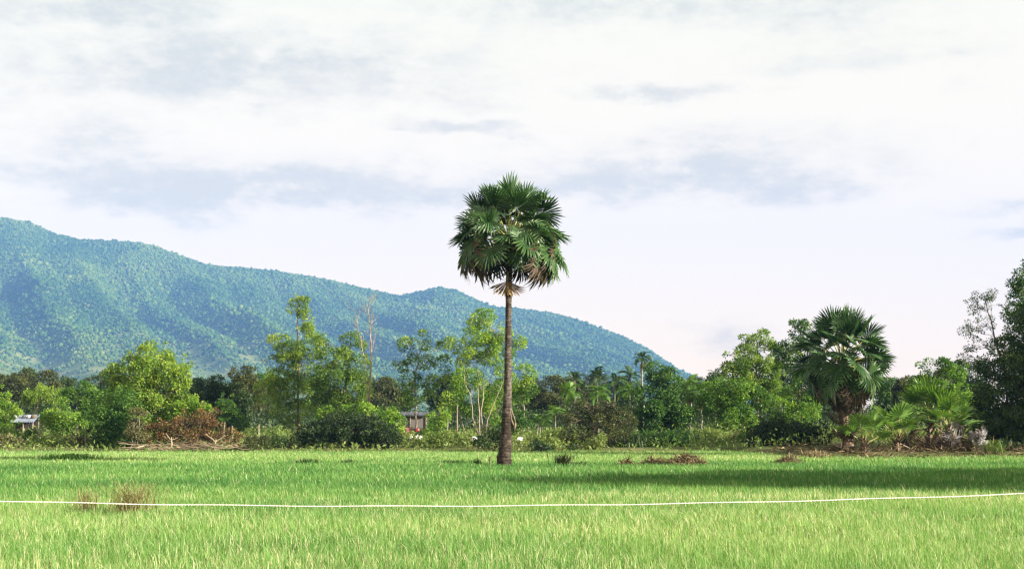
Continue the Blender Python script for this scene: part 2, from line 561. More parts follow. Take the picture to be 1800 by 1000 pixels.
def hill_unit(x, y):
    H = np.interp(x, RX, RH)
    yb = 900 + 120 * (fbm(x * .004, x * 0, 31, 3) - .5) + np.clip(x, -200, 400) * 0.9
    t = (y - yb) / (RIDGE_Y - yb)
    tt = np.clip(t, 0, 1)
    prof = 0.38 * tt + 0.62 * tt ** 1.9
    back = np.clip((y - RIDGE_Y) / 420, 0, 1)
    prof = prof * (1 - back * back)
    env = 4 * tt * (1 - tt) * (0.35 + 0.65 * tt)
    s = x - 0.42 * (RIDGE_Y - y) + 70 * (fbm(x * .003, y * .003, 40, 3) - .5)
    sp = 1 - np.abs(((s / 190.0) % 1.0) * 2 - 1) ** 1.0
    sp2 = 1 - np.abs(((s / 71.0 + .3) % 1.0) * 2 - 1)
    z = H * prof + env * (np.clip(H, 20, 300) / 280) * (40 * (sp - .5) + 26 * (sp2 - .5) + 46 * (fbm(x * .008, y * .008, 44, 4) - .5))
    z = z + 3.0 * (fbm(x * .03, y * .03, 50, 3) - .5) * sstep(0, .1, tt)
    return np.maximum(z, 0) * sstep(-0.02, .05, t) + 0.9 - 3.0 * (1 - sstep(-0.02, .03, t))


hx = np.arange(-3650, 1600, 20.0); hy = np.arange(1800, 6000, 23.0)
tag(part('hills', grid_mesh('hills', hx, hy, hill_h, hill_mat())), kind='structure')


def ico(sub=True):
    t = (1 + 5 ** .5) / 2
    v = np.array([[-1, t, 0], [1, t, 0], [-1, -t, 0], [1, -t, 0], [0, -1, t], [0, 1, t], [0, -1, -t], [0, 1, -t], [t, 0, -1], [t, 0, 1], [-t, 0, -1], [-t, 0, 1]])
    f = [[0, 11, 5], [0, 5, 1], [0, 1, 7], [0, 7, 10], [0, 10, 11], [1, 5, 9], [5, 11, 4], [11, 10, 2], [10, 7, 6], [7, 1, 8], [3, 9, 4], [3, 4, 2], [3, 2, 6], [3, 6, 8], [3, 8, 9], [4, 9, 5], [2, 4, 11], [6, 2, 10], [8, 6, 7], [9, 8, 1]]
    v = unit(v)
    if not sub: return v, np.array(f)
    # one subdivision
    vs = [tuple(p) for p in v]; idx = {}
    def midp(a, b):
        k = (min(a, b), max(a, b))
        if k not in idx:
            p = unit((np.array(vs[a]) + np.array(vs[b])) / 2); vs.append(tuple(p)); idx[k] = len(vs) - 1
        return idx[k]
    nf = []
    for a, b, c in f:
        ab, bc, ca = midp(a, b), midp(b, c), midp(c, a)
        nf += [[a, ab, ca], [b, bc, ab], [c, ca, bc], [ab, bc, ca]]
    return np.array(vs), np.array(nf)


def hill_forest():
    r = np.random.default_rng(11)
    iv, fv = ico(False)
    n = 340000
    x = r.uniform(-1050, 560, n) * HS; y = r.uniform(800, 2060, n) * HS
    keep = np.abs(x / y) < .42
    x, y = x[keep], y[keep]
    z = hill_h(x, y)
    H = np.interp(x / HS, RX, RH) * HS
    frac = z / np.maximum(H, 1)
    e = z / y * FPX
    nzz = 80 * (fbm(x * .0036, y * .0036, 71, 3) - .5)
    dens = np.where(x < -580, sstep(95, 190, e + nzz), sstep(-30, 50, e + nzz)) + .10
    dens *= (z > 1.5)
    keep = r.random(len(x)) < dens
    x, y, z, frac = x[keep], y[keep], z[keep], frac[keep]
    n = len(x)
    rad = r.uniform(2.2, 4.3, n) * (0.55 + .45 * sstep(.05, .4, frac)) * np.where(r.random(n) < .05, 1.75, 1)
    V = np.empty((n, len(iv), 3), np.float32)
    rr = (0.5 + .95 * r.random((n, len(iv))))
    V[:] = iv[None] * rr[:, :, None] * rad[:, None, None]
    V[:, :, 2] *= r.uniform(.8, 1.35, n)[:, None]
    V[:, :, 0] += x[:, None]; V[:, :, 1] += y[:, None]; V[:, :, 2] += (z + rad * .75)[:, None]
    F = (fv[None] + (np.arange(n) * len(iv))[:, None, None]).reshape(-1, 3)
    t = np.clip(r.normal(.42, .15, n) + .55 * (fbm(x * .004, y * .004, 75, 4) - .5) + .12 * (1 - sstep(.1, .5, frac)), 0, 1)
    T = np.repeat(t, len(fv)) 
    me = mesh_np('hill_forest', V.reshape(-1, 3), F, np.clip(T, 0, .78), [MAT['hill']], None, True)
    tag(part('hill_forest', me), kind='stuff')


hill_forest()

# ------------------------------------------------------------------ the air
def build_haze():
    g = Geo(); g.box((-3800, -330, -3.5), (3800, 6120, 850))
    m, nt, out = new_mat('haze')
    v = nt.nodes.new('ShaderNodeVolumePrincipled')
    v.inputs['Color'].default_value = (.165, .355, .82, 1)
    v.inputs['Density'].default_value = HAZE
    v.inputs['Anisotropy'].default_value = 0.0
    nt.links.new(v.outputs[0], out.inputs['Volume'])
    tag(part('haze', g.mesh('haze', [m])), kind='stuff')


HAZE = 0.000115
build_haze()


# ------------------------------------------------------------------ rice field
def rice_field():
    r = np.random.default_rng(3)
    Vs, Fs, Ts = [], [], []; off = 0
    for (y0, y1, dens, w, hs) in ((9, 14, 300, .009, 1.0), (14, 21, 1150, .0072, 1.0), (21, 30, 900, .0088, 1.0), (30, 42, 500, .012, 1.0), (42, 62, 230, .019, 1.0), (62, 90, 150, .026, 1.0)):
        xm = .43 * y1 + 2
        n = int(2 * xm * (y1 - y0) * dens)
        x = r.uniform(-xm, xm, n); y = r.uniform(y0, y1, n)
        k = (np.abs(x) < .43 * y + 2) & (y < field_edge(x) + r.normal(0, .5, n))
        # clumping into hills of rice
        cl = vnoise(x * 4.2, y * 4.2, 8) * .6 + .4 * vnoise(x * .9, y * .9, 81)
        k &= r.random(n) < np.clip(.02 + 1.5 * cl ** 1.2, 0, 1)
        # thin, short growth on the bund
        bund = np.exp(-((y - 62.5 - 0.12 * x) / .6) ** 2)
        k &= r.random(n) > .45 * bund
        x, y = x[k], y[k]; n = len(x)
        bund = bund[k]
        near_palm = np.exp(-((x + .33) / 1.1) ** 2 - ((y - 59.0) / 1.5) ** 2)
        z = gz(x, y) - .01
        big = fbm(x * .09, y * .09, 12, 3)
        h = r.uniform(.13, .31, n) * hs * (.72 + .35 * big + .35 * vnoise(x * 1.1, y * 1.1, 83)) * (1 - .5 * bund) * (1 - .8 * near_palm)
        ww = w * r.uniform(.6, 1.3, n)
        yaw = r.uniform(0, 2 * math.pi, n)
        la = r.uniform(0, 2 * math.pi, n); lm = np.abs(r.normal(0, .36, n)) * h
        lx, ly = np.cos(la) * lm - .05 * h, np.sin(la) * lm
        cx, sy = np.cos(yaw) * ww * .5, np.sin(yaw) * ww * .5
        V = np.empty((n, 5, 3), np.float32)
        V[:, 0] = np.stack([x - cx, y - sy, z], -1); V[:, 1] = np.stack([x + cx, y + sy, z], -1)
        mx, my, mz = x + lx * .35, y + ly * .35, z + h * .6
        V[:, 2] = np.stack([mx + cx * .85, my + sy * .85, mz], -1); V[:, 3] = np.stack([mx - cx * .85, my - sy * .85, mz], -1)
        V[:, 4] = np.stack([x + lx, y + ly, z + h * r.uniform(.8, 1.0, n)], -1)
        F = np.array([[0, 1, 2], [0, 2, 3], [3, 2, 4]])[None] + (np.arange(n) * 5)[:, None, None] + off
        off += n * 5
        # colour: fresh green in the middle strip, yellower far off, straw mixed in near the camera
        near = 1 - sstep(27, 37, y + 9 * (fbm(x * .12, y * .12, 21, 3) - .5) - .18 * x)
        far = sstep(60, 68, y - .12 * x)
        patch = fbm(x * .22, y * .30, 25, 3)
        mid = sstep(34, 40, y) * (1 - sstep(56, 63, y - .12 * x))
        t = .25 + .11 * near + .14 * far - .06 * mid + .42 * (patch - .5) + r.normal(0, .12, n)
        dry = r.random(n) < (.035 + .12 * near * (.4 + 1.2 * fbm(x * .35, y * .35, 28, 2)) + .05 * far)
        t = np.where(dry, r.uniform(.72, 1.0, n), t)
        strip = np.exp(-((y - 33.5 + .10 * x) / 2.0) ** 2) * sstep(-4, 3, x)
        t = np.where(r.random(n) < .30 * strip, r.uniform(.7, .95, n), t)
        Vs.append(V.reshape(-1, 3)); Fs.append(F.reshape(-1, 3)); Ts.append(np.repeat(np.clip(t, 0, 1), 3))
    me = mesh_np('rice_grass', np.concatenate(Vs), np.concatenate(Fs), np.concatenate(Ts), [MAT['grass']])
    tag(part('rice_grass', me), kind='stuff')


rice_field()


def bank_weeds():
    """low growth on the bank and under the trees: nobody could count it"""
    r = np.random.default_rng(5)
    g = Geo()
    n = 60000
    y = r.uniform(84, 135, n); x = r.uniform(-.44, .44, n) * y
    e = field_edge(x)
    d = y - e
    cover = fbm(x * .18, y * .18, 61, 3)
    k = (d > .3) & (r.random(n) < np.clip(cover * 2.2 - .5, .05, 1))
    x, y, d, cover = x[k], y[k], d[k], cover[k]
    n = len(x)
    hh = np.abs(r.normal(0, .22, n)) * (.5 + sstep(1, 6, d)) * (.6 + cover)
    P = np.stack([x, y, gz(x, y) + hh], -1)
    D = unit(np.stack([r.normal(0, 1, n), r.normal(0, 1, n), r.uniform(.1, 1.4, n)], -1))
    Nn = unit(np.cross(D, r.normal(0, 1, (n, 3))))
    L = r.uniform(.15, .38, n)
    g.leaves(P, D, Nn, L, L * r.uniform(.2, .5, n), np.clip(r.normal(.5, .2, n) + .6 * (fbm(x * .1, y * .1, 63, 3) - .5), 0, 1))
    tag(part('weeds', g.mesh('weeds', [MAT['weed']])), kind='stuff')


bank_weeds()


# ------------------------------------------------------------------ trees and shrubs
def clump_leaves(g, r, centers, outward, n_leaf, sig, size, tmean, tsd=.2, droop=.35, aspect=.5, M=0):
    nc = len(centers)
    cnt = r.poisson(n_leaf, nc)
    idx = np.repeat(np.arange(nc), cnt)
    n = len(idx)
    if n == 0: return
    off = r.normal(0, 1, (n, 3)) * sig * np.array([1, 1, .75])
    P = centers[idx] + off
    D = unit(r.normal(0, .8, (n, 3)) + outward[idx] * .5 + off / max(sig, 1e-3) * .25 - np.array([0, 0, droop]))
    up = unit(r.normal(0, .55, (n, 3)) + outward[idx] * .45 + np.array([0, 0, .75]))
    Nn = unit(up - D * np.sum(up * D, 1, keepdims=True))
    L = size * r.uniform(.65, 1.3, n)
    ct = r.normal(0, .10, nc)
    T = np.clip(r.normal(tmean, tsd, n) + ct[idx], 0, 1)
    g.leaves(P, D, Nn, L, L * aspect * r.uniform(.8, 1.25, n), T, M)


def bent(p, q, r, amp=.12, n=5, sag=0.0):
    p = np.asarray(p, float); q = np.asarray(q, float)
    t = np.linspace(0, 1, n)[:, None]
    L = np.linalg.norm(q - p)
    P = p + (q - p) * t
    P += r.normal(0, 1, (n, 3)) * amp * L * .35 * np.sin(t * math.pi)
    P[:, 2] += (sag * L * np.sin(t[:, 0] * math.pi))
    return P


def grow(name, label, cat, base, Y, lobes, leaf='mid', bark='bark', seed=1, dens=1.0, leaf_size=.22, n_leaf=22, trunk_r=.12,
         trunk=None, shell=.45, sig=.30, tint=.45, tsd=.2, depth=.85, twigs=7, stems=1, group=None, aspect=.5, droop=.35,
         part_names=('trunk', 'crown'), flat=False, blob=.5, lpa=52):
    """a tree or shrub: base pixel x, distance Y, lobes = list of (px, py, rx, ry) of the crown's masses"""
    r = np.random.default_rng(seed)
    leaf_size *= .85; lpa *= 1.35
    b = W(base, 745, Y); b[2] = gzs(b[0], Y) - .05
    s = Y / FPX
    root = thing(name, label, cat, b, group)
    gl, gw = Geo(), Geo()
    C, RAD = [], []
    for lb in lobes:
        c = W(lb[0], lb[1], Y) - b
        rx, rz = lb[2] * s, lb[3] * s
        c[1] += r.uniform(-.35, .35) * rx
        C.append(c); RAD.append((rx, rx * depth, rz))
    order = np.argsort([c[2] for c in C])
    top = C[order[-1]]
    # trunk
    trunks = []
    if trunk is not None:
        P = [np.zeros(3)] + [W(px, py, Y) - b for px, py in trunk]
        P = np.array(P)
        t = np.linspace(0, len(P) - 1, len(P) * 3)
        P = np.stack([np.interp(t, np.arange(len(P)), P[:, k]) for k in range(3)], -1)
        P[1:-1] += r.normal(0, .03, P[1:-1].shape)
        trunks.append(P)
    else:
        for k in range(stems):
            tgt = top if stems == 1 else C[int(r.integers(len(C)))]
            foot = np.zeros(3) if k == 0 else np.array([r.normal(0, .18), r.normal(0, .18), 0])
            P = bent(foot, tgt - np.array([0, 0, RAD[order[-1]][2] * .3]), r, .045, 9)
            P[0] = foot
            trunks.append(P)
    for P in trunks:
        rr = np.linspace(1, .22, len(P)) * trunk_r / math.sqrt(stems)
        rr[0] *= 1.35
        gw.tube(P, rr, 7)
    for ci, (c, rad) in enumerate(zip(C, RAD)):
        rad = np.array(rad)
        # limb from the nearest lower trunk point
        P = trunks[ci % len(trunks)]
        low = P[P[:, 2] < c[2] - .15 * np.linalg.norm(c - np.array([0, 0, c[2]]))] if len(P) else P
        if len(low) == 0: low = P[:1]
        at = low[np.argmin(np.linalg.norm(low - (c - np.array([0, 0, rad[2] * 1.1 + .3])), axis=1))]
        lr = max(.018, trunk_r * .42 * min(1.0, rad[0] / 1.5))
        Q = bent(at, c, r, .16, 6, .04)
        gw.tube(Q, np.linspace(lr, lr * .45, 6), 5)
        area = (rad[0] * rad[2]) * 4 + rad[0] * rad[1]
        ns = max(4, int(area * 1.75 * dens * (.5 / blob) ** 2))
        d = unit(r.normal(0, 1, (ns, 3)))
        if flat: d[:, 2] = np.abs(d[:, 2]) * .9 + .1 * d[:, 2]
        rr = shell + (1.0 - shell) * r.random(ns) ** .6
        sr = blob * r.uniform(.55, 1.25, ns)
        # ragged sprays that stick out of the mass
        nx = int(ns * .45)
        dx = unit(r.normal(0, 1, (nx, 3)) + np.array([0, 0, .45]))
        d = np.concatenate([d, dx]); rr = np.concatenate([rr, r.uniform(1.02, 1.42, nx)])
        sr = np.concatenate([sr, blob * r.uniform(.22, .5, nx)]); ns += nx
        sub = c + d * rad * rr[:, None]
        sub[:, 2] = np.maximum(sub[:, 2], sr * .6)
        cen = sub; nc = ns
        cnt = (lpa * 4 * math.pi * sr ** 2 * r.uniform(.6, 1.3, ns)).astype(int) + 6
        idx = np.repeat(np.arange(ns), cnt); n = len(idx)
        o = unit(r.normal(0, 1, (n, 3)) + d[idx] * .55 + np.array([0, 0, .25]))
        Pl = sub[idx] + o * (sr[idx] * (.55 + .6 * r.random(n) ** .7))[:, None] * np.array([1.1, 1.1, .85])
        Pl[:, 2] = np.maximum(Pl[:, 2], .03)
        D = unit(r.normal(0, .75, (n, 3)) + o * .7 - np.array([0, 0, droop]))
        up = unit(r.normal(0, .45, (n, 3)) + o * .8 + np.array([0, 0, .35]))
        Nn = unit(up - D * np.sum(up * D, 1, keepdims=True))
        Ls = leaf_size * r.uniform(.65, 1.35, n)
        ct = r.normal(0, .15, ns)
        T = np.clip(r.normal(tint, tsd, n) + ct[idx], 0, 1)
        gl.leaves(Pl, D, Nn, Ls, Ls * aspect * r.uniform(.8, 1.25, n), T)
        k = min(nc, twigs)
        for j in r.choice(nc, k, replace=False):
            q0 = Q[int(r.integers(2, 6))]
            Tq = bent(q0, cen[j], r, .2, 4)
            gw.tube(Tq, np.linspace(lr * .42, .008, 4), 4)
    part(part_names[0], gw.mesh(part_names[0], [MAT[bark]], True), root)
    part(part_names[1], gl.mesh(part_names[1], [MAT[leaf]]), root)
    return root


def shrub(label, base, Y, lobes, leaf='mid', seed=1, name='shrub', cat='shrub', **kw):
    a = dict(trunk_r=.06, stems=4, leaf_size=.16, shell=.35, dens=1.1, twigs=5, blob=.32, lpa=80, part_names=('stem', 'foliage'))
    a.update(kw)
    return grow(name, label, cat, base, Y, lobes, leaf, seed=seed, **a)


# ---- left part
grow('broadleaf_tree', 'large round light green tree left of the withered brown bush', 'tree', 262, 93,
     [(266, 632, 36, 26), (228, 662, 34, 28), (300, 658, 32, 28), (262, 670, 52, 36), (300, 690, 30, 26), (225, 700, 42, 34), (275, 715, 50, 30), (250, 745, 50, 26)],
     'light', 'pale_bark', 21, dens=1.1, leaf_size=.20, n_leaf=21, trunk_r=.15, trunk=[(262, 735), (266, 690), (268, 650), (266, 625)], tint=.5)
shrub('leafy dark green bush at the left foot of the large light green tree', 205, 90,
      [(205, 712, 36, 30), (190, 745, 36, 30), (222, 755, 38, 28), (205, 775, 40, 14)], 'mid', 22, tint=.42, dens=1.4)
shrub('withered reddish brown bush with dead leaves behind felled branches', 340, 89,
      [(292, 756, 30, 20), (328, 750, 34, 24), (360, 738, 22, 22), (388, 764, 30, 16), (268, 766, 22, 16), (412, 774, 18, 8), (340, 770, 40, 14)],
      'brown', 23, bark='twig', tint=.36, leaf_size=.13, twigs=14, tsd=.24, blob=.28, dens=1.0, lpa=75)
shrub('bright green leafy shoots on top of the withered brown bush', 345, 92,
      [(335, 712, 22, 10), (352, 722, 15, 13), (318, 722, 16, 10)], 'lime', 24, tint=.55, dens=1.5)
shrub('half yellow sapling at the left end of the withered brown bush', 238, 88,
      [(236, 742, 16, 14), (248, 728, 14, 12), (226, 758, 12, 10), (245, 760, 12, 12)], 'tan', 25, tint=.25, dens=.55, bark='pale_bark', twigs=9, name='sapling', cat='sapling')
grow('small_tree', 'small bright green tree with forked pale trunk right of the tin roof', 'tree', 99, 99,
     [(104, 720, 18, 13), (86, 738, 18, 13), (124, 736, 20, 15), (104, 740, 24, 16), (130, 752, 12, 8)],
     'lime', 'pale_bark', 26, leaf_size=.17, trunk_r=.08, dens=1.3, sig=.22, twigs=9, stems=3)
shrub('bright lime shrubby tree cut by the left edge in front of the tin roof', 4, 99,
      [(-2, 702, 16, 18), (14, 728, 18, 22), (-28, 720, 26, 34), (4, 752, 22, 16)], 'lime', 27, name='small_tree', cat='tree', trunk_r=.09, stems=3, tint=.5)
grow('small_tree', 'pale trunked grey green tree standing behind the tin roof', 'tree', 63, 124,
     [(60, 690, 17, 11), (84, 686, 15, 10), (50, 702, 12, 9), (72, 700, 16, 9)], 'light', 'pale_bark', 28, leaf_size=.2, trunk_r=.12, dens=1.1, trunk=[(62, 728), (66, 712), (74, 692)], twigs=9)
grow('broadleaf_tree', 'mid green tree between the small forked tree and the large light green tree', 'tree', 148, 122,
     [(140, 688, 26, 14), (158, 702, 24, 18), (125, 700, 18, 15), (150, 725, 34, 20)], 'mid', 'bark', 29, leaf_size=.22, trunk_r=.13, tint=.6)
grow('broadleaf_tree', 'dense dark green tree right of the large light green tree', 'tree', 376, 118,
     [(372, 682, 30, 18), (398, 700, 34, 26), (352, 706, 22, 22), (384, 728, 42, 24), (415, 735, 22, 20)], 'dark', 'bark', 30, trunk_r=.13, dens=1.25, tint=.5)
grow('broadleaf_tree', 'brownish topped dark tree behind the dense dark tree, left of the tallest light tree', 'tree', 424, 140,
     [(424, 660, 20, 15), (438, 682, 26, 18), (412, 690, 20, 16), (436, 712, 34, 22)], 'olive', 'bark', 31, trunk_r=.14, dens=1.2)
shrub('mid green bushy young tree hung with grey creeper beside the dense dark tree', 400, 112,
      [(398, 722, 16, 26), (412, 742, 20, 18), (392, 750, 18, 12)], 'mid', 32, tint=.45, name='small_tree', cat='tree', bark='bark')
# ---- middle
grow('slender_tree', 'tallest yellow green tree left of the bare dead tree, narrow top above a wide middle', 'tree', 524, 114,
     [(526, 534, 20, 13), (541, 552, 12, 15), (536, 582, 13, 14), (497, 602, 21, 11), (520, 612, 26, 18), (545, 612, 16, 24), (505, 640, 32, 20), (536, 655, 26, 26), (486, 664, 24, 16), (515, 690, 40, 24), (470, 690, 20, 16), (520, 728, 34, 20)],
     'light', 'bark', 33, dens=.95, leaf_size=.18, blob=.40, lpa=58, trunk_r=.13, trunk=[(524, 740), (523, 690), (526, 620), (522, 570), (527, 535)], tint=.5, tsd=.22, twigs=8)
grow('broadleaf_tree', 'olive green tree touching the bare dead tree on its left', 'tree', 598, 111,
     [(574, 604, 16, 14), (616, 602, 22, 14), (590, 630, 28, 22), (624, 640, 20, 26), (586, 668, 34, 26), (622, 686, 26, 26), (590, 712, 38, 22)],
     'light', 'bark', 34, dens=1.25, trunk_r=.14, tint=.26, leaf_size=.19, tsd=.25, blob=.45)
grow('slender_tree', 'open grey green tree in front of the woven shack', 'tree', 730, 106,
     [(748, 596, 14, 13), (720, 606, 18, 12), (768, 612, 14, 12), (704, 630, 14, 14), (738, 636, 24, 16), (776, 640, 14, 15), (715, 662, 18, 16), (760, 668, 22, 18), (735, 695, 28, 18), (705, 705, 16, 16)],
     'light', 'pale_bark', 35, dens=.85, blob=.36, lpa=50, leaf_size=.17, trunk_r=.085, trunk=[(731, 720), (730, 660), (738, 620), (746, 596)], tint=.28, twigs=9, shell=.5)
grow('slender_tree', 'open bright green tree with fanning pale limbs just left of the tall sugar palm', 'tree', 846, 104,
     [(850, 560, 26, 14), (838, 590, 24, 16), (874, 588, 20, 18), (802, 606, 16, 11), (830, 618, 18, 12), (862, 622, 24, 16), (908, 602, 12, 10), (900, 618, 12, 7), (808, 640, 14, 10), (890, 650, 14, 14)],
     'lime', 'pale_bark', 36, dens=1.05, leaf_size=.18, blob=.38, lpa=58, trunk_r=.10, stems=4, tint=.6, twigs=8, shell=.4)
grow('small_tree', 'low leafy light green tree under the open bright tree with fanning limbs', 'tree', 828, 108,
     [(820, 672, 26, 18), (860, 684, 28, 22), (800, 700, 22, 20), (838, 712, 34, 22), (875, 720, 26, 20)], 'lime', 'pale_bark', 37, dens=.8, leaf_size=.2, trunk_r=.09, tint=.45, stems=3, twigs=9)
grow('small_tree', 'narrow light green tree on a thin straight trunk just right of the tall sugar palm', 'tree', 921, 112,
     [(920, 652, 16, 13), (906, 672, 18, 14), (926, 680, 15, 14), (912, 694, 16, 8)], 'lime', 'pale_bark', 38, dens=1.0, leaf_size=.2, trunk_r=.06, trunk=[(921, 720), (919, 690), (920, 655)], tint=.5)
shrub('deep green bush behind the foot of the tall sugar palm, right side', 905, 100,
      [(905, 735, 20, 20), (918, 752, 18, 14), (890, 750, 18, 16)], 'mid', 39, tint=.4)
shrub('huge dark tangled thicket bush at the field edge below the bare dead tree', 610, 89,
      [(560, 762, 34, 20), (600, 752, 40, 28), (645, 758, 36, 26), (680, 770, 28, 16), (540, 774, 20, 12)], 'dark', 40, tint=.35, leaf_size=.15, dens=1.6)  # low tint puts part of the thicket's shade into its leaf colour
shrub('sunlit green creeper bush spilling over the dark tangled thicket', 660, 93,
      [(572, 728, 14, 6), (600, 720, 14, 8), (640, 722, 20, 9), (672, 732, 24, 15), (694, 745, 18, 16)], 'lime', 41, tint=.45, leaf_size=.18)
shrub('leafy green bush right of the woven shack', 772, 100, [(762, 750, 18, 18), (776, 738, 10, 14), (756, 768, 26, 12), (742, 764, 12, 8)], 'lime', 42, tint=.45)
shrub('yellow green weedy bush at the field edge below the woven shack', 735, 90,
      [(715, 775, 24, 10), (750, 776, 26, 11), (785, 772, 24, 12), (815, 772, 20, 10)], 'weed', 43, tint=.55, leaf_size=.16)
shrub('dark low bush just left of the foot of the tall sugar palm', 860, 86, [(862, 768, 20, 14), (846, 778, 14, 8), (875, 776, 12, 9)], 'dark', 44, tint=.5)
shrub('light green rounded shrub below the bright small areca palm', 984, 97,
      [(975, 772, 24, 11), (1000, 776, 18, 9), (955, 776, 16, 9)], 'weed', 45, tint=.6, flat=True)
shrub('small dark flat bush at the field edge just right of the tall sugar palm', 937, 86, [(935, 785, 16, 6), (952, 787, 10, 4)], 'dark', 46, tint=.4)
shrub('small dark flat bush at the field edge under the light rounded shrub', 1005, 87, [(1003, 787, 13, 5)], 'dark', 47, tint=.4)
shrub('smooth dark grassy mound right of the withered brown bush', 452, 88, [(450, 780, 24, 12)], 'olive', 48, flat=True, tint=.35, leaf_size=.14)
shrub('wide dark green low mound left of the tangled thicket', 502, 89, [(490, 778, 26, 11), (520, 776, 22, 12)], 'dark', 49, flat=True, tint=.6)
grow('spreading_tree', 'low wide spreading dark olive tree below the areca palms', 'tree', 1050, 91,
     [(1040, 716, 32, 12), (1076, 722, 30, 13), (1008, 736, 26, 16), (1052, 742, 40, 20), (1092, 744, 24, 16), (1020, 765, 32, 18), (1075, 768, 34, 18)],
     'olive', 'bark', 50, dens=.85, leaf_size=.15, blob=.33, lpa=70, trunk_r=.13, tint=.38, twigs=12)
shrub('small pale leaved bush at the foot of the low spreading tree', 1040, 88, [(1036, 783, 7, 6), (1052, 778, 9, 7)], 'weed', 51, tint=.6, dens=1)
# ---- right part
grow('broadleaf_tree', 'dense rich green rounded tree right below the tallest areca palm', 'tree', 1157, 103,
     [(1162, 655, 18, 14), (1155, 676, 24, 18), (1176, 678, 22, 22), (1140, 708, 34, 22), (1174, 718, 34, 26), (1150, 742, 42, 22), (1195, 740, 22, 20)],
     'mid', 'pale_bark', 52, dens=1.2, leaf_size=.21, trunk_r=.13, tint=.36)
grow('broadleaf_tree', 'bright leaved bushy tree lit on its right side, below the tall airy tree', 'tree', 1290, 103,
     [(1285, 690, 38, 22), (1312, 706, 34, 26), (1258, 706, 28, 28), (1325, 735, 24, 20), (1280, 735, 44, 24)], 'lime', 'bark', 53, dens=1.1, leaf_size=.2, trunk_r=.12, tint=.32)
grow('broadleaf_tree', 'tall airy yellow green tree left of the big fan palm', 'tree', 1332, 124,
     [(1330, 602, 30, 17), (1304, 632, 30, 22), (1350, 630, 24, 24), (1330, 655, 40, 24), (1285, 662, 22, 18), (1340, 690, 44, 24)], 'light', 'bark', 54, dens=.9, leaf_size=.23, trunk_r=.15, tint=.45)
grow('broadleaf_tree', 'mid green tree half hidden behind the big fan palm on its left', 'tree', 1400, 103,
     [(1408, 580, 20, 16), (1392, 606, 22, 20), (1420, 620, 20, 24), (1396, 645, 24, 22), (1410, 685, 34, 24)], 'mid', 'bark', 55, dens=1.05, leaf_size=.2, trunk_r=.13, tint=.45)
shrub('sunlit green shrub in the gap left of the big fan palm', 1385, 97,
      [(1372, 714, 22, 16), (1400, 732, 26, 18), (1425, 716, 18, 16), (1375, 740, 22, 14)], 'lime', 56, tint=.38)
shrub('long dark hedge like bush at the field edge left of the big fan palm', 1395, 88,
      [(1345, 764, 30, 22), (1385, 768, 34, 22), (1425, 766, 30, 22), (1360, 748, 26, 14)], 'dark', 57, tint=.35, leaf_size=.16, dens=1.5)
shrub('low yellow green weedy shrub in the clearing below the two drooping areca palms', 1225, 96,
      [(1215, 768, 22, 9), (1250, 766, 22, 9), (1270, 774, 18, 7)], 'weed', 58, tint=.55, flat=True)
shrub('grey dry twiggy shrub at the right end of the clearing', 1300, 95, [(1298, 770, 13, 10)], 'tan', 59, tint=.2, dens=1.0)
shrub('small green leafy bush beside the grey dry shrub in the clearing', 1322, 94, [(1318, 772, 14, 12), (1330, 760, 12, 10)], 'mid', 60, tint=.6)
grow('broadleaf_tree', 'light green sunlit tree behind the cluster of young fan palms', 'tree', 1655, 108,
     [(1645, 650, 26, 17), (1672, 664, 26, 20), (1622, 676, 20, 18), (1690, 690, 26, 24), (1650, 700, 40, 26), (1700, 730, 26, 24)], 'lime', 'bark', 61, dens=1.05, leaf_size=.21, trunk_r=.13, tint=.32)
grow('slender_tree', 'thin open tree leaning left in front of the sky beside the big dark tree', 'tree', 1772, 86,
     [(1728, 516, 18, 9), (1706, 540, 13, 12), (1744, 536, 13, 10), (1702, 575, 13, 15), (1730, 568, 13, 14), (1714, 606, 16, 14), (1742, 600, 12, 14), (1702, 632, 13, 10), (1732, 640, 15, 12), (1722, 662, 18, 10)],
     'dark', 'bark', 62, dens=.85, blob=.27, lpa=55, leaf_size=.13, trunk_r=.10, trunk=[(1770, 680), (1756, 620), (1742, 570), (1730, 520)], tint=.6, twigs=8, shell=.6, sig=.22)
grow('broadleaf_tree', 'big dense dark tree filling the right edge', 'tree', 1800, 83,
     [(1826, 590, 44, 44), (1784, 622, 28, 22), (1760, 650, 34, 26), (1800, 660, 46, 40), (1748, 696, 40, 32), (1800, 710, 56, 46), (1742, 740, 38, 28), (1790, 758, 50, 32), (1850, 700, 50, 60), (1860, 620, 44, 50), (1740, 770, 30, 18), (1840, 770, 40, 24)],
     'dark', 'bark', 63, dens=1.6, leaf_size=.18, trunk_r=.22, tint=.75, n_leaf=24)
shrub('dark weedy shrub on the bank under the big dark tree at the right edge', 1775, 78,
      [(1755, 790, 20, 10), (1790, 788, 22, 13), (1815, 786, 20, 14)], 'dark', 64, tint=.5, leaf_size=.15)
grow('broadleaf_tree', 'tallest tree at the right edge, rich green, cut by the picture edge', 'tree', 1822, 86,
     [(1808, 482, 22, 20), (1792, 508, 17, 18), (1818, 528, 30, 30), (1792, 552, 19, 22), (1830, 580, 34, 34), (1796, 592, 20, 20), (1778, 622, 18, 18), (1766, 655, 20, 18)],
     'mid', 'bark', 71, dens=1.7, leaf_size=.17, blob=.42, trunk_r=.2, tint=.3, trunk=[(1824, 700), (1820, 600), (1812, 500)])
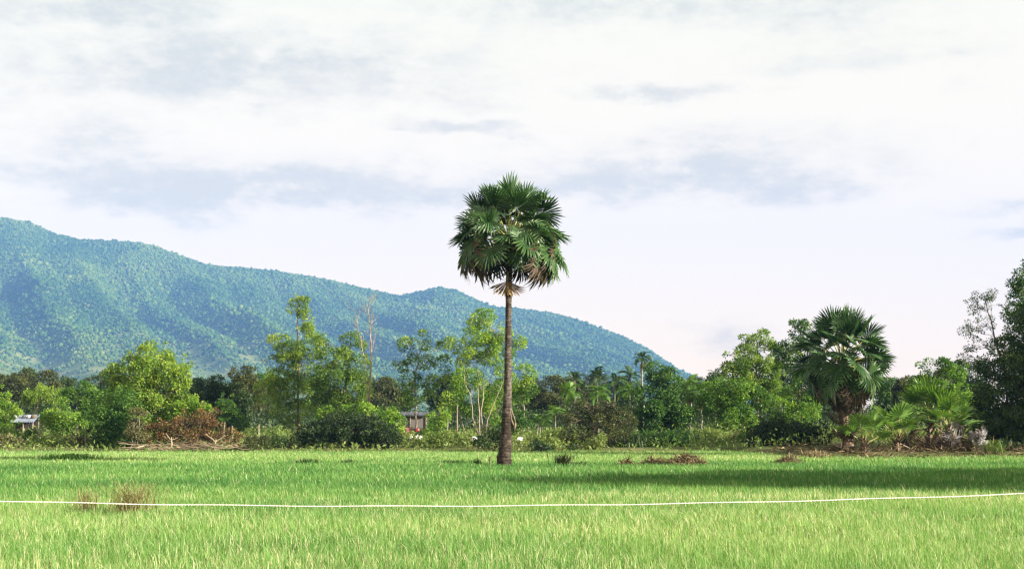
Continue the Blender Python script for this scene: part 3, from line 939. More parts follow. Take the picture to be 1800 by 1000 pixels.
# ---- dry olive scrub along the left bank
shrub('tan dry bush at the left edge where field and bank meet', 8, 90, [(5, 778, 20, 11), (25, 784, 14, 7)], 'tan', 65, tint=.35)
shrub('dark green weed bush under the tin roof', 45, 97, [(40, 764, 16, 9), (56, 770, 12, 7)], 'mid', 66, tint=.35)
shrub('olive weed bush below the small forked tree', 95, 93, [(85, 778, 22, 9), (112, 780, 20, 8)], 'weed', 67, tint=.4)
shrub('greyish olive bush between the small forked tree and the dark bush', 142, 91, [(135, 774, 18, 11), (155, 780, 16, 8)], 'tan', 68, tint=.2)
shrub('green bush hiding the fence left of the large light green tree', 166, 100, [(160, 742, 16, 16), (176, 752, 14, 14), (150, 760, 14, 8)], 'mid', 69, tint=.55)
shrub('bushy green weeds left of the tallest yellow green tree, by the fence', 470, 100, [(462, 764, 18, 7), (490, 760, 16, 9)], 'weed', 70, tint=.45)

# ------------------------------------------------------------------ the far wood
variants = []
for k, (leafm, tn) in enumerate((('dark', .5), ('olive', .45), ('mid', .4), ('dark', .65), ('olive', .6))):
    rr = np.random.default_rng(200 + k)
    lob = [(900 + rr.uniform(-28, 28), 745 - rr.uniform(20, 82), rr.uniform(20, 32), rr.uniform(14, 22)) for _ in range(7)] + [(900, 745 - 84, 24, 14), (900, 745 - 40, 34, 24)]
    variants.append((leafm, lob, tn))
far_trees = [  # px of the trunk, distance, height scale, variant, label
    (-60, 160, 1.00, 0, None), (10, 165, .92, 1, 'dark olive tree of the far wood at the left edge above the tin roof'),
    (38, 185, .95, 0, 'dark tree of the far wood just left of the pale trunked tree'),
    (66, 175, .98, 1, 'brown green round tree of the far wood above the pale trunked tree'),
    (112, 190, .86, 3, 'dark green tree of the far wood above the small forked tree'),
    (178, 178, .92, 0, 'dark far wood tree touching the left side of the large light green tree'),
    (330, 170, .80, 3, 'low dark far wood tree between the large light tree and the dense dark tree'),
    (462, 165, .95, 2, 'green tree of the far wood just left of the tallest yellow green tree'),
    (560, 170, .85, 0, 'dark far wood tree between the tallest yellow green tree and the olive tree'),
    (665, 165, .88, 1, 'olive tree of the far wood just right of the bare dead tree'),
    (690, 175, .80, 0, 'dark tree of the far wood left of the open grey green tree'),
    (786, 170, .92, 3, 'dark tree of the far wood between the two open slender trees'),
    (875, 168, .80, 0, 'dark tree of the far wood directly left of the sugar palm trunk'),
    (958, 150, .92, 1, 'olive domed tree of the far wood right of the narrow light green tree'),
    (1000, 158, .85, 0, 'dark tree of the far wood behind the two bright areca palms at left'),
    (1035, 155, .92, 1, 'brown olive tree of the far wood between the bright areca palms'),
    (1098, 160, .84, 0, 'dark tree of the far wood below the group of dark areca palms'),
    (1192, 165, .82, 3, 'dark tree of the far wood right of the dense rich green tree'),
    (1236, 170, .88, 1, 'grey olive tree of the far wood above the two drooping areca palms'),
    (1262, 145, .95, 2, 'green tree of the far wood left of the tall airy yellow green tree'),
    (1385, 160, 1.0, 0, 'dark far wood tree behind the gap between airy tree and fan palm'),
    (1450, 150, .95, 3, 'dark tree of the far wood hidden behind the trunk of the big fan palm'),
    (1560, 160, .88, 2, 'green far wood tree seen between the big fan palm and the young ones'),
    (1612, 150, .92, 1, 'olive tree of the far wood behind the tops of the young fan palms'),
    (1700, 150, 1.1, 0, 'dark tree of the far wood behind the thin leaning tree'),
    (1880, 150, 1.1, 0, None)]
protos = {}
for px, Y, hs, v, lab in far_trees:
    if lab is None: continue
    x = W(px, 745, Y)[0]
    if v not in protos:
        leafm, lob, tn = variants[v]
        protos[v] = grow('wood_tree', lab, 'tree', 900, 150, lob, leafm, 'bark', 300 + v, dens=1.15, leaf_size=.30, trunk_r=.16, blob=.75, lpa=30, tint=tn, group='trees of the far wood')
        o = protos[v]
    else:
        o = copy_tree(protos[v]); o['label'] = lab
    o.location = (x, Y, gzs(x, Y) - .05)
    k = hs * Y / 150 * .93
    o.scale = (k * random.uniform(.95, 1.15), k, k)
    o.rotation_euler = (0, 0, random.uniform(-.9, .9) + (math.pi if random.random() < .5 else 0))


def undergrowth():
    """the dark leafy mass under the far wood"""
    r = np.random.default_rng(77)
    g = Geo()
    n = 2600
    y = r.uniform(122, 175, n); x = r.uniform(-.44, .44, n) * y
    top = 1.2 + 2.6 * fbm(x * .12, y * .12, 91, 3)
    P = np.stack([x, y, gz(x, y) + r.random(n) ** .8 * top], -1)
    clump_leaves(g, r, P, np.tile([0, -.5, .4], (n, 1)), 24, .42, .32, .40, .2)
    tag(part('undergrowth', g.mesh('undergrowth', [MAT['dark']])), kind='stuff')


undergrowth()

# shade trees on the bank right of the picture: most of them cast the shadow across the field
shade = [(20.3, 33.4, 7.6), (24.0, 34.0, 9.2), (28.0, 35.5, 9.8), (33.0, 37.5, 10.0), (38.5, 39.0, 11.0), (44, 42, 11.0), (42.5, 77.5, 12.5), (50, 75, 13.0)]  # last two added out of view to shade the big dark tree
sp_root = None
for i, (x, y, h) in enumerate(shade):
    if sp_root is None:
        lob = [(900 + dx, 745 - dz, 22, 14) for dx, dz in ((0, 92), (-16, 78), (18, 76), (0, 62), (-24, 58), (26, 56), (4, 46))]
        sp_root = grow('shade_tree', 'shade tree standing beyond the right edge of the picture', 'tree', 900, 100, lob, 'mid', 'bark', 400, dens=.40, leaf_size=.25, lpa=45, blob=.5,
                       trunk_r=.16, group='shade trees beyond the right edge')
        o = sp_root
    else:
        o = copy_tree(sp_root)
    o.location = (x, y, gzs(x, y) - .05)
    k = h / 5.0
    o.scale = (k, k, k)
    o.rotation_euler = (0, 0, i * 1.3)


# ------------------------------------------------------------------ bare dead tree
def dead_tree():
    r = np.random.default_rng(90)
    Y = 107
    b = W(646, 745, Y); b[2] = gzs(b[0], Y) - .05
    root = thing('dead_tree', 'bare leafless grey tree with two thin stems standing above the dark thicket', 'dead tree', b)
    for nm, pts, r0 in (('trunk', [(648, 700), (652, 650), (653, 600), (649, 565), (645, 532)], .095), ('side_stem', [(645, 690), (642, 650), (636, 610), (630, 580), (627, 555)], .05)):
        g = Geo()
        P = np.array([np.zeros(3)] + [W(x, y, Y) - b for x, y in pts])
        t = np.linspace(0, len(P) - 1, 18)
        P = np.stack([np.interp(t, np.arange(len(P)), P[:, k]) for k in range(3)], -1)
        P[1:] += r.normal(0, .03, P[1:].shape)
        g.tube(P, np.linspace(r0, .018, 18), 7)
        for k in range(16 if nm == 'trunk' else 9):
            i = int(r.integers(7, 17)); q = P[i]
            dx = r.choice([-1, 1]) * r.uniform(.25, .9); L = r.uniform(.6, 1.9)
            e = q + np.array([dx * L * .55, r.normal(0, .3) * L, L * r.uniform(.5, 1)])
            B = bent(q, e, r, .15, 5)
            rb = max(.014, r0 * .35 * (1 - i / 20))
            g.tube(B, np.linspace(rb, .010, 5), 4)
            for m in range(3):
                q2 = B[int(r.integers(2, 5))]
                e2 = q2 + np.array([r.normal(0, .25), r.normal(0, .25), r.uniform(.15, .6)])
                g.tube(bent(q2, e2, r, .15, 3), [.011, .009, .007], 3)
        part(nm, g.mesh(nm, [MAT['pale_bark']], True), root)


dead_tree()


# ------------------------------------------------------------------ fan palms
def fan_mesh(name, seed, Rl=1.15, pet=1.0, spread=300, nseg=30, droop=.18, fold=.18, bend=-.5, mats=('fan', 'stalk'), wither=0.0, split=.55, tmean=.45):
    """one fan leaf: stalk along +Y from the origin, pleated fan at its end"""
    r = np.random.default_rng(seed)
    g = Geo()
    n = 6
    t = np.linspace(0, 1, n)
    S = np.stack([np.zeros(n), t * pet, -.10 * pet * t ** 2], -1)
    g.tube(S, np.linspace(.035, .02, n), 5, .6, 1)
    hub = S[-1]
    cb, sb = math.cos(bend), math.sin(bend)
    da = R(spread) / nseg
    V = []; F = []; T = []
    for i in range(nseg):
        a = -R(spread) / 2 + (i + .5) * da + r.normal(0, .015)
        Ls = Rl * (.74 + .26 * math.cos(a * .5)) * r.uniform(.9, 1.07)
        tw = r.normal(0, .05) + wither * r.normal(0, .25)
        dr = droop * r.uniform(.6, 1.5) + wither * r.uniform(.1, .8)
        lat = wither * r.normal(0, .22)

        def pt(rad, ang, dz=0.0):
            q = rad / Rl
            x = math.sin(ang) * rad; y = math.cos(ang) * rad
            z = fold * abs(math.sin(ang)) * rad + dz - dr * q * q * q * Rl
            y2 = y * cb - z * sb; z2 = y * sb + z * cb
            return hub + np.array([x, y2, z2])
        i0 = len(V)
        hw = da * .5
        r1, r2 = Rl * split, Rl * split + (Ls - Rl * split) * .55
        V += [pt(.02, a), pt(r1, a - hw, -.012), pt(r1, a, .03 + tw * .1), pt(r1, a + hw, -.012),
              pt(r2, a - hw * .62 + lat * .4, -.01), pt(r2, a + lat * .4, .015 + tw * .3), pt(r2, a + hw * .62 + lat * .4, -.01), pt(Ls, a + lat, tw * .8)]
        f = [[0, 1, 2, 2], [0, 2, 3, 3], [1, 4, 5, 2], [2, 5, 6, 3], [4, 7, 5, 5], [5, 7, 6, 6]]
        F += [[i0 + q for q in ff] for ff in f]
        tt = float(np.clip(r.normal(tmean, .14), 0, 1))
        T += [tt, tt * .9, tt, tt * .9, min(1, tt + .08), min(1, tt + .08)]
    # quads with a repeated corner become triangles
    V = np.array(V); F = np.array(F)
    tri = []; TT = []
    for ff, tt in zip(F, T):
        tri.append([ff[0], ff[1], ff[2]]); TT.append(tt)
        if ff[2] != ff[3]:
            tri.append([ff[0], ff[2], ff[3]]); TT.append(tt)
    gv = np.concatenate(g.V); gf = np.concatenate(g.F)
    gtri = np.concatenate([gf[:, [0, 1, 2]], gf[:, [0, 2, 3]]])
    Vall = np.concatenate([gv, V]); Fall = np.concatenate([gtri, np.array(tri) + len(gv)])
    Tall = np.concatenate([np.full(len(gtri), .6), TT]); Mall = np.concatenate([np.ones(len(gtri)), np.zeros(len(tri))])
    return mesh_np(name, Vall, Fall, Tall, [MAT[mats[0]], MAT[mats[1]]], Mall)


FAN = [fan_mesh('fan_leaf', 500 + k, 1.02, 1.58, (240, 260, 280, 300, 300)[k], 30, (.05, .10, .14, .16, .2)[k], (.22, .12, .06, .10, .2)[k], (-.05, -.3, -.6, -.9, -1.2)[k], tmean=.36 + .06 * k, split=.48) for k in range(5)]


def fan_for(r, f):
    return FAN[int(np.clip(f * 4.6 + r.normal(0, 1.1), 0, 4.99))]


FAN_Y = [fan_mesh('fan_leaf', 520 + k, 1.12, 1.2, 220 + 25 * k, 19, .10, .2, -.15 - .15 * k, mats=('fan_light', 'stalk'), tmean=.45) for k in range(3)]
FAN_D = [fan_mesh('dead_leaf', 540 + k, 1.02, 1.45, 230 + 30 * k, 36, .30, .3, -.8 - .2 * k, mats=('fan_dead', 'twig'), wither=.35, tmean=.4) for k in range(3)]
FAN_G = [fan_mesh('grey_dead_leaf', 560 + k, .85, .8, 250, 18, .5, .7, -1.0, mats=('fan_grey', 'twig'), wither=.8, tmean=.5) for k in range(2)]
FAN_H = fan_mesh('dead_leaf', 580, .95, .40, 140, 20, .15, .30, -.25, mats=('fan_yellow', 'stalk'), wither=.25, tmean=.5)


def set_leaf(o, loc, azim, elev, roll=0.0, sc=1.0):
    """point the leaf's stalk (+Y) to azimuth/elevation"""
    d = Vector((math.sin(azim) * math.cos(elev), math.cos(azim) * math.cos(elev), math.sin(elev)))
    up = Vector((0, 0, 1))
    s = d.cross(up)
    if s.length < 1e-3: s = Vector((1, 0, 0))
    s.normalize(); n = s.cross(d)
    M = Matrix((s, d, n)).transposed() @ Matrix.Rotation(roll, 3, 'Y')
    o.rotation_euler = M.to_euler()
    o.location = tuple(float(v) for v in loc)
    o.scale = (sc, sc, sc)


PALM_SEED = 605


def sugar_palm():
    r = np.random.default_rng(PALM_SEED)
    Y = 60
    b = W(886, 745, Y); b[2] = gzs(b[0], Y) - .05
    root = thing('sugar_palm', 'tall solitary sugar palm standing alone in the green field', 'palm tree', b)
    prof = [(886, 818, .37), (886, 806, .355), (887.5, 790, .315), (889, 770, .275), (890, 750, .245), (891, 725, .225), (892, 700, .205), (892.5, 660, .18), (893, 620, .162), (893.5, 580, .155), (894, 540, .150), (894.5, 500, .148), (895, 465, .15), (895, 430, .16)]
    P = np.array([W(x, y, Y) - b for x, y, _ in prof]); rad = np.array([q[2] for q in prof]) * .87
    P[0, 2] = 0
    t = np.linspace(0, len(P) - 1, 90)
    P = np.stack([np.interp(t, np.arange(len(P)), P[:, k]) for k in range(3)], -1)
    rad = np.interp(t, np.arange(len(prof)), rad) * (1 + r.normal(0, .022, 90))
    k = 20
    g = Geo(); g.tube(P, rad, k)
    V = g.V[0].reshape(90, k, 3)
    jit = 1 + (fbm(np.arange(90)[:, None] * .35 + np.zeros((90, k)), np.arange(k)[None] * .7 + np.zeros((90, k)), 9, 3) - .5) * .22 * (1.6 - np.linspace(0, 1, 90)[:, None])
    V = P[:, None] + (V - P[:, None]) * jit[:, :, None]
    g.V[0] = V.reshape(-1, 3)
    part('trunk', g.mesh('trunk', [MAT['palm_bark']], True), root)
    # bark peeling off on the right side
    g = Geo()
    for (pa, pb, pc, w) in (((899, 720), (906, 742), (904, 758), .10), ((896, 716), (899, 738), (905, 752), .06)):
        pts = np.array([W(*q, Y - .1) - b for q in (pa, pb, pc)])
        g.tube(bent(pts[0], pts[1], r, .05, 4), [.03, .04, .035, .03], 5)
        g.tube(bent(pts[1], pts[2], r, .05, 4), [.03, w * .6, w * .45, .015], 5)
    part('loose_bark', g.mesh('loose_bark', [MAT['bark']], True), root)
    ap = W(896, 420, Y) - b
    # stubs of old leaf stalks below the crown
    g = Geo()
    for i in range(30):
        a = i * 2.4; z = ap[2] - 1.0 + 1.2 * i / 30
        d = np.array([math.sin(a), math.cos(a), .9]); base = np.array([ap[0], ap[1], z]) + d * np.array([.13, .13, 0])
        g.tube(np.stack([base, base + d * .12, base + d * .24 + np.array([0, 0, .05])]), [.06, .05, .03], 5)
    part('leaf_bases', g.mesh('leaf_bases', [MAT['stub']]), root)
    n = 54
    for i in range(n):
        f = (i + .5) / n
        el = R(84) - (f ** .95) * R(100)
        az = i * 2.39996 + r.normal(0, .12)
        loc = ap + np.array([math.sin(az) * .12, math.cos(az) * .12, .15 - .55 * f])
        o = part('fan_leaf', fan_for(r, f), root)
        set_leaf(o, loc, az, el + r.normal(0, .08), r.normal(0, .6), r.uniform(.94, 1.08))
    for i in range(9):          # young leaves in the heart of the crown
        az = i * 2.39996 + .7
        o = part('fan_leaf', fan_for(r, .5 + .05 * i), root)
        set_leaf(o, ap + np.array([math.sin(az) * .1, math.cos(az) * .1, .1]), az, R(62) - i * R(9), r.normal(0, .7), r.uniform(.62, .78))
    # withered leaves under the crown; the right side hangs lower
    for (az, el, sc) in ((R(-95), -.05, 1.1), (R(-75), -.12, 1.05), (R(-115), -.10, 1.1), (R(-120), -.42, .95), (R(-40), -.2, 1.0), (R(92), -.05, 1.1), (R(75), -.20, 1.05), (R(108), -.22, 1.1), (R(130), -.30, 1.1), (R(55), -.3, 1.1), (R(20), -.3, .95)):
        o = part('dead_leaf', FAN_D[int(r.integers(3))], root)
        set_leaf(o, ap + np.array([math.sin(az) * .14, math.cos(az) * .14, -.40]), az, el, r.normal(0, .4), sc)
        o['label'] = 'withered brown fan leaf drooping under the crown'
    for (az, el, sc) in ((R(85), -.02, 1.15), (R(98), -.22, 1.1), (R(118), -.05, 1.1), (R(70), -.28, 1.05)):
        o = part('fan_leaf', FAN[3 + int(r.integers(2))], root)
        set_leaf(o, ap + np.array([math.sin(az) * .14, math.cos(az) * .14, -.4]), az, el, r.normal(0, .3), sc)
    o = part('dead_leaf', FAN_H, root)
    o.location = tuple(W(893, 478, Y - .32) - b)
    o.rotation_euler = Euler((R(-100), R(3), R(6)), 'XYZ')
    o['label'] = 'dry yellow brown fan leaf hanging against the trunk'
    return root


sugar_palm()


def fan_palm(label, px, Y, ap_py, n, sc, leaves, el0, el1, trunk_r, seed, dead=0, grey=0, name='fan_palm', lean=0.0, group=None, roll=.5, skirt=0):
    r = np.random.default_rng(seed)
    b = W(px, 745, Y); b[2] = gzs(b[0], Y) - .05
    root = thing(name, label, 'palm tree', b, group)
    ap = W(px + lean, ap_py, Y) - b
    g = Geo()
    P = bent((0, 0, 0), ap, r, .05, 10)
    g.tube(P, np.linspace(trunk_r, trunk_r * .7, 10) * (1 + r.normal(0, .06, 10)), 9)
    nst = 40 if trunk_r > .2 else 18
    for i in range(nst):
        a = i * 2.4; q = P[0] + (ap - P[0]) * ((i + .5) / nst)
        d = np.array([math.sin(a), math.cos(a), r.uniform(.5, 1.3)])
        base = q + d * np.array([trunk_r * .6, trunk_r * .6, 0])
        L = r.uniform(.12, .4)
        g.tube(np.stack([base, base + d * L * .5, base + d * L]), [.06, .045, .02], 5)
    part('trunk', g.mesh('trunk', [MAT['stub']]), root)
    for i in range(n):
        f = (i + .5) / n
        el = el0 + (el1 - el0) * f ** .9
        az = i * 2.39996 + r.normal(0, .15) + seed
        o = part('fan_leaf', fan_for(r, f) if leaves is FAN else leaves[int(r.integers(len(leaves)))], root)
        set_leaf(o, ap + np.array([math.sin(az) * .1, math.cos(az) * .1, .1 - .5 * f * sc]), az, el + r.normal(0, .08), r.normal(0, roll), sc * r.uniform(.88, 1.08))
    for i in range(skirt):
        az = i * 2.39996 + .4; q = ap * (1 - (i + .5) / skirt * .85)
        o = part('dead_leaf', FAN_D[i % 3], root)
        set_leaf(o, q + np.array([math.sin(az) * .2, math.cos(az) * .2, 0]), az, r.uniform(-1.25, -.85), r.normal(0, .4), sc * r.uniform(.45, .66))
    for i in range(dead):
        az = i * 2.39996 + 1
        o = part('dead_leaf', FAN_D[i % 3], root)
        set_leaf(o, ap + np.array([math.sin(az) * .15, math.cos(az) * .15, -.35 * sc - .2 * r.random()]), az, r.uniform(-.85, -.15), r.normal(0, .4), sc * r.uniform(.85, 1.1))
    for i in range(grey):
        az = i * 2.39996 + 2
        o = part('grey_dead_leaf', FAN_G[i % 2], root)
        set_leaf(o, ap + np.array([math.sin(az) * .2, math.cos(az) * .2, -.75 * sc - .5 * r.random()]), az, r.uniform(-.55, .0), r.normal(0, .6), sc * r.uniform(.8, 1.1))
    return root


fan_palm('big stout fan palm with grey dead leaves hanging below its crown at right', 1490, 76, 632, 58, 1.10, FAN, R(88), R(-34), .34, 610, dead=14, grey=16, lean=-10, roll=.7, skirt=14)
fan_palm('low young fan palm with few bright leaves by the foot of the big fan palm', 1518, 74.5, 772, 6, .78, FAN_Y, R(80), R(35), .09, 611, name='young_fan_palm', roll=.3, group='young fan palms beside the big fan palm')
fan_palm('young fan palm with upright stalks, second from the big fan palm', 1578, 76, 765, 10, .88, FAN_Y, R(84), R(42), .12, 612, dead=2, name='young_fan_palm', roll=.3, group='young fan palms beside the big fan palm')
fan_palm('tallest young fan palm, in the middle of the cluster with dry stalks below', 1634, 78.5, 735, 16, 1.0, FAN_Y, R(86), R(28), .16, 613, dead=5, name='young_fan_palm', roll=.35, group='young fan palms beside the big fan palm')
fan_palm('young fan palm with brown thatch of dead leaves, rightmost of its cluster', 1668, 77.5, 748, 10, .85, FAN_Y, R(80), R(25), .15, 614, dead=8, name='young_fan_palm', roll=.35, group='young fan palms beside the big fan palm')

# heap of grey dead leaves right of the young palms
b = W(1706, 745, 76.5); b[2] = gzs(b[0], 76.5)
heap = thing('dead_leaf_heap', 'heap of silvery grey dead palm leaves right of the young fan palms', 'dead leaves', b)
rr = np.random.default_rng(640)
for i in range(8):
    o = part('grey_dead_leaf', FAN_G[i % 2], heap)
    set_leaf(o, (rr.normal(0, .28), rr.normal(0, .2), rr.uniform(.5, 1.25)), rr.uniform(0, 6.28), rr.uniform(-.5, .6), rr.normal(0, .8), rr.uniform(.45, .68))


# ------------------------------------------------------------------ areca palms
def pinnate(name, seed, L=1.9, nl=24, mats=('areca',), arch=.75, hang=.5, tmean=.5):
    r = np.random.default_rng(seed)
    g = Geo()
    n = 12
    t = np.linspace(0, 1, n)
    P = np.stack([np.zeros(n), L * (t - .18 * t ** 3), L * (.35 * t - arch * t ** 2.2)], -1)
    g.tube(P, np.linspace(.03, .008, n), 4, .6)
    tt = np.linspace(.15, 1, nl)
    for sgn in (-1, 1):
        Q = np.stack([np.interp(tt, t, P[:, k]) for k in range(3)], -1)
        Tn = unit(np.stack([np.interp(tt, t, np.gradient(P[:, k])) for k in range(3)], -1))
        ll = L * .36 * (np.sin(tt * math.pi * .85 + .35) * .8 + .25) * r.uniform(.85, 1.1, nl)
        D = unit(Tn * .75 + np.stack([np.full(nl, sgn * 1.0), np.zeros(nl), np.full(nl, .25)], -1) - np.array([0, 0, hang]) * r.uniform(.5, 1.3, nl)[:, None] + r.normal(0, .06, (nl, 3)))
        Nn = unit(np.cross(D, Tn) * sgn)
        g.leaves(Q, D, Nn, ll, L * .055, np.clip(r.normal(tmean, .18, nl), 0, 1), 0, .04)
    return g.mesh(name, [MAT[m] for m in mats])


FR = {'areca': [pinnate('frond', 700 + k, 1.9, 24, ('areca',), .6 + .15 * k, .4 + .15 * k) for k in range(3)],
      'areca_dark': [pinnate('frond', 710 + k, 1.9, 24, ('areca_dark',), .6 + .15 * k, .5) for k in range(3)]}
FR_YEL = pinnate('yellow_frond', 730, 1.7, 22, ('tan',), 1.1, .8, .45)


def areca(label, px, Y, ap_py, n=10, sc=1.0, mat='areca', seed=1, trunk_r=.06, lean=0, yellow=0, stems=1, el1=-.35, group='areca palms of the wood'):
    r = np.random.default_rng(seed)
    sc = sc * .70
    b = W(px - lean, 745, Y); b[2] = gzs(b[0], Y) - .05
    root = thing('areca_palm', label, 'palm tree', b, group)
    ap = W(px, ap_py, Y) - b
    g = Geo()
    for s in range(stems):
        foot = np.array([(s - (stems - 1) / 2) * .25, 0, 0])
        g.tube(bent(foot, ap + foot * .3, r, .03, 8), np.linspace(trunk_r * 1.2, trunk_r * .8, 8), 7)
    part('trunk', g.mesh('trunk', [MAT['areca_bark']], True), root)
    for i in range(n):
        f = (i + .5) / n
        az = i * 2.39996 + seed
        o = part('frond', FR[mat][int(r.integers(3))], root)
        set_leaf(o, ap, az, R(80) + (el1 - R(80)) * f ** .8 + r.normal(0, .1), r.normal(0, .2), sc * r.uniform(.85, 1.1))
    for i in range(yellow):
        o = part('yellow_frond', FR_YEL, root)
        set_leaf(o, ap + np.array([0, 0, -.2]), r.uniform(.6, 3.4), -.9 - .3 * r.random(), 0, sc * .95)
    return root


areca('tallest areca palm rising alone above the wood before the hillside', 1129, 120, 630, 14, .78, 'areca_dark', 801, .10, yellow=3, el1=-.5)
areca('small bright areca palm with a pale trunk in front of the dark wood', 976, 102, 728, 9, .85, 'areca', 802, .055, el1=-.2)
areca('low dark areca clump with three pale stems left of the small bright areca palm', 949, 103, 738, 9, .72, 'areca', 803, .05, stems=3, el1=-.4)
areca('bright green areca palm with fresh upright fronds, above the small bright one', 1003, 112, 690, 13, 1.0, 'areca', 804, .06, yellow=0, el1=-.7)
areca('dark windblown areca palm poking above the wood left of the spreading tree', 1010, 130, 668, 9, 1.0, 'areca_dark', 805, .07)
areca('bright areca palm directly above the low spreading tree', 1052, 112, 690, 13, 1.0, 'areca', 806, .06, el1=-.6)
areca('dark feathery areca palm behind and above the bright one over the spreading tree', 1050, 132, 664, 12, 1.05, 'areca_dark', 807, .07)
areca('dark areca palm with a long pale bare trunk right of the spreading tree', 1081, 114, 672, 10, .85, 'areca_dark', 808, .05)
areca('green areca palm with white flecked trunk left of the dense rich green tree', 1107, 110, 688, 11, .95, 'areca', 809, .055)
areca('dark areca palm just left of the tallest areca palm', 1108, 128, 662, 11, 1.0, 'areca_dark', 810, .07)
areca('areca palm with yellow hanging fronds, left of the drooping pair by the clearing', 1214, 108, 676, 13, 1.0, 'areca', 811, .08, yellow=4, el1=-.9)
areca('areca palm with yellowed skirt, right of the drooping pair by the clearing', 1233, 107, 690, 11, .9, 'areca', 812, .05, yellow=3, el1=-1.0)
areca('dark areca palm top poking out left of the tall airy yellow green tree', 1258, 128, 660, 9, .85, 'areca_dark', 813, .06)
areca('bent banana like palm with a drooping yellow frond right of the woven shack', 786, 106, 712, 7, .75, 'areca', 814, .055, yellow=2, el1=-.9)


# ------------------------------------------------------------------ sword leaved pandan bush and weed tufts
def blade_clump(name, label, cat, px, Y, n, L, w, mat, seed, spread=(.5, .3), tint=.45, group=None, parts=None, zoff=0.0, bendy=.5, wide=1.0):
    r = np.random.default_rng(seed)
    b = W(px, 745, Y); b[2] = gzs(b[0], Y) + zoff
    V = []; F = []; T = []
    for i in range(n):
        a = r.uniform(0, 2 * math.pi); ll = L * r.uniform(.5, 1.15)
        foot = np.array([r.normal(0, spread[0]) * wide, r.normal(0, spread[1]), 0])
        out = np.array([math.cos(a), math.sin(a), 0]) * r.uniform(.15, 1.0) * bendy
        side = np.array([-math.sin(a), math.cos(a), 0]) * w * .5
        pts = [foot, foot + (np.array([0, 0, .5]) + out * .3) * ll, foot + (np.array([0, 0, .85 - .15 * bendy]) + out * .8) * ll, foot + (np.array([0, 0, .9 - .5 * bendy * r.random()]) + out * 1.3) * ll]
        i0 = len(V)
        for p, k in zip(pts, (.8, 1, .7, .08)): V += [p - side * k, p + side * k]
        F += [[i0, i0 + 1, i0 + 3, i0 + 2], [i0 + 2, i0 + 3, i0 + 5, i0 + 4], [i0 + 4, i0 + 5, i0 + 7, i0 + 6]]
        T += [float(np.clip(r.normal(tint, .2), 0, 1))] * 3
    o = part(name, mesh_np(name, np.array(V), np.array(F), np.array(T), [MAT[mat]]), None, b)
    return tag(o, label, cat, group)


blade_clump('pandan_bush', 'dark bush of long sword leaves at the field edge below the dense rich green tree', 'bush', 1165, 93, 420, 1.35, .07, 'mid', 900, (1.0, .6), .25, bendy=.9)
blade_clump('pandan_bush', 'dark grassy bush right of the low spreading tree, beside the sword leaved bush', 'bush', 1110, 91, 300, 1.1, .06, 'dark', 901, (.8, .5), .5, bendy=.9)
blade_clump('weed_clump', 'wide dark green clump of tall weeds in the far left of the field', 'weeds', 122, 66, 900, .46, .03, 'mid', 902, (.62, .25), .4, zoff=.05)
blade_clump('weed_tuft', 'brownish dry weed clump under the rope, smaller left one of the pair', 'weeds', 156, 28.0, 130, .70, .009, 'tan', 903, (.11, .12), .75, bendy=.7)
blade_clump('weed_tuft', 'taller brown and green weed clump under the rope, larger right one of the pair', 'weeds', 238, 27.5, 260, .86, .010, 'tan', 904, (.19, .16), .75, bendy=.85)
blade_clump('weed_tuft', 'dark pointed weed tuft in the field right of the tall sugar palm', 'weeds', 990, 57.5, 210, .74, .026, 'olive', 905, (.15, .1), .30, bendy=.8)
blade_clump('weed_tuft', 'flat dark weed patch beside the dark pointed tuft', 'weeds', 1018, 59, 140, .30, .03, 'dark', 906, (.25, .12), .5)
blade_clump('weed_tuft', 'small dark weed patch on the bund below the olive tree', 'weeds', 542, 61, 160, .32, .03, 'dark', 907, (.28, .12), .55)
blade_clump('weed_tuft', 'small dark weed patch on the bund below the tangled thicket', 'weeds', 612, 61, 120, .30, .03, 'dark', 908, (.18, .12), .55)
blade_clump('weed_tuft', 'low dark weeds on the bund left of the sugar palm foot', 'weeds', 800, 61, 220, .34, .03, 'mid', 909, (.38, .14), .3)
blade_clump('weed_tuft', 'small tuft of spiky weeds right beside the stick near the sugar palm foot', 'weeds', 838, 60.5, 60, .42, .025, 'mid', 910, (.10, .08), .3)
blade_clump('weed_tuft', 'pale green rush tuft on the bank near the right edge', 'weeds', 1742, 75, 130, .9, .03, 'weed', 911, (.35, .2), .3)


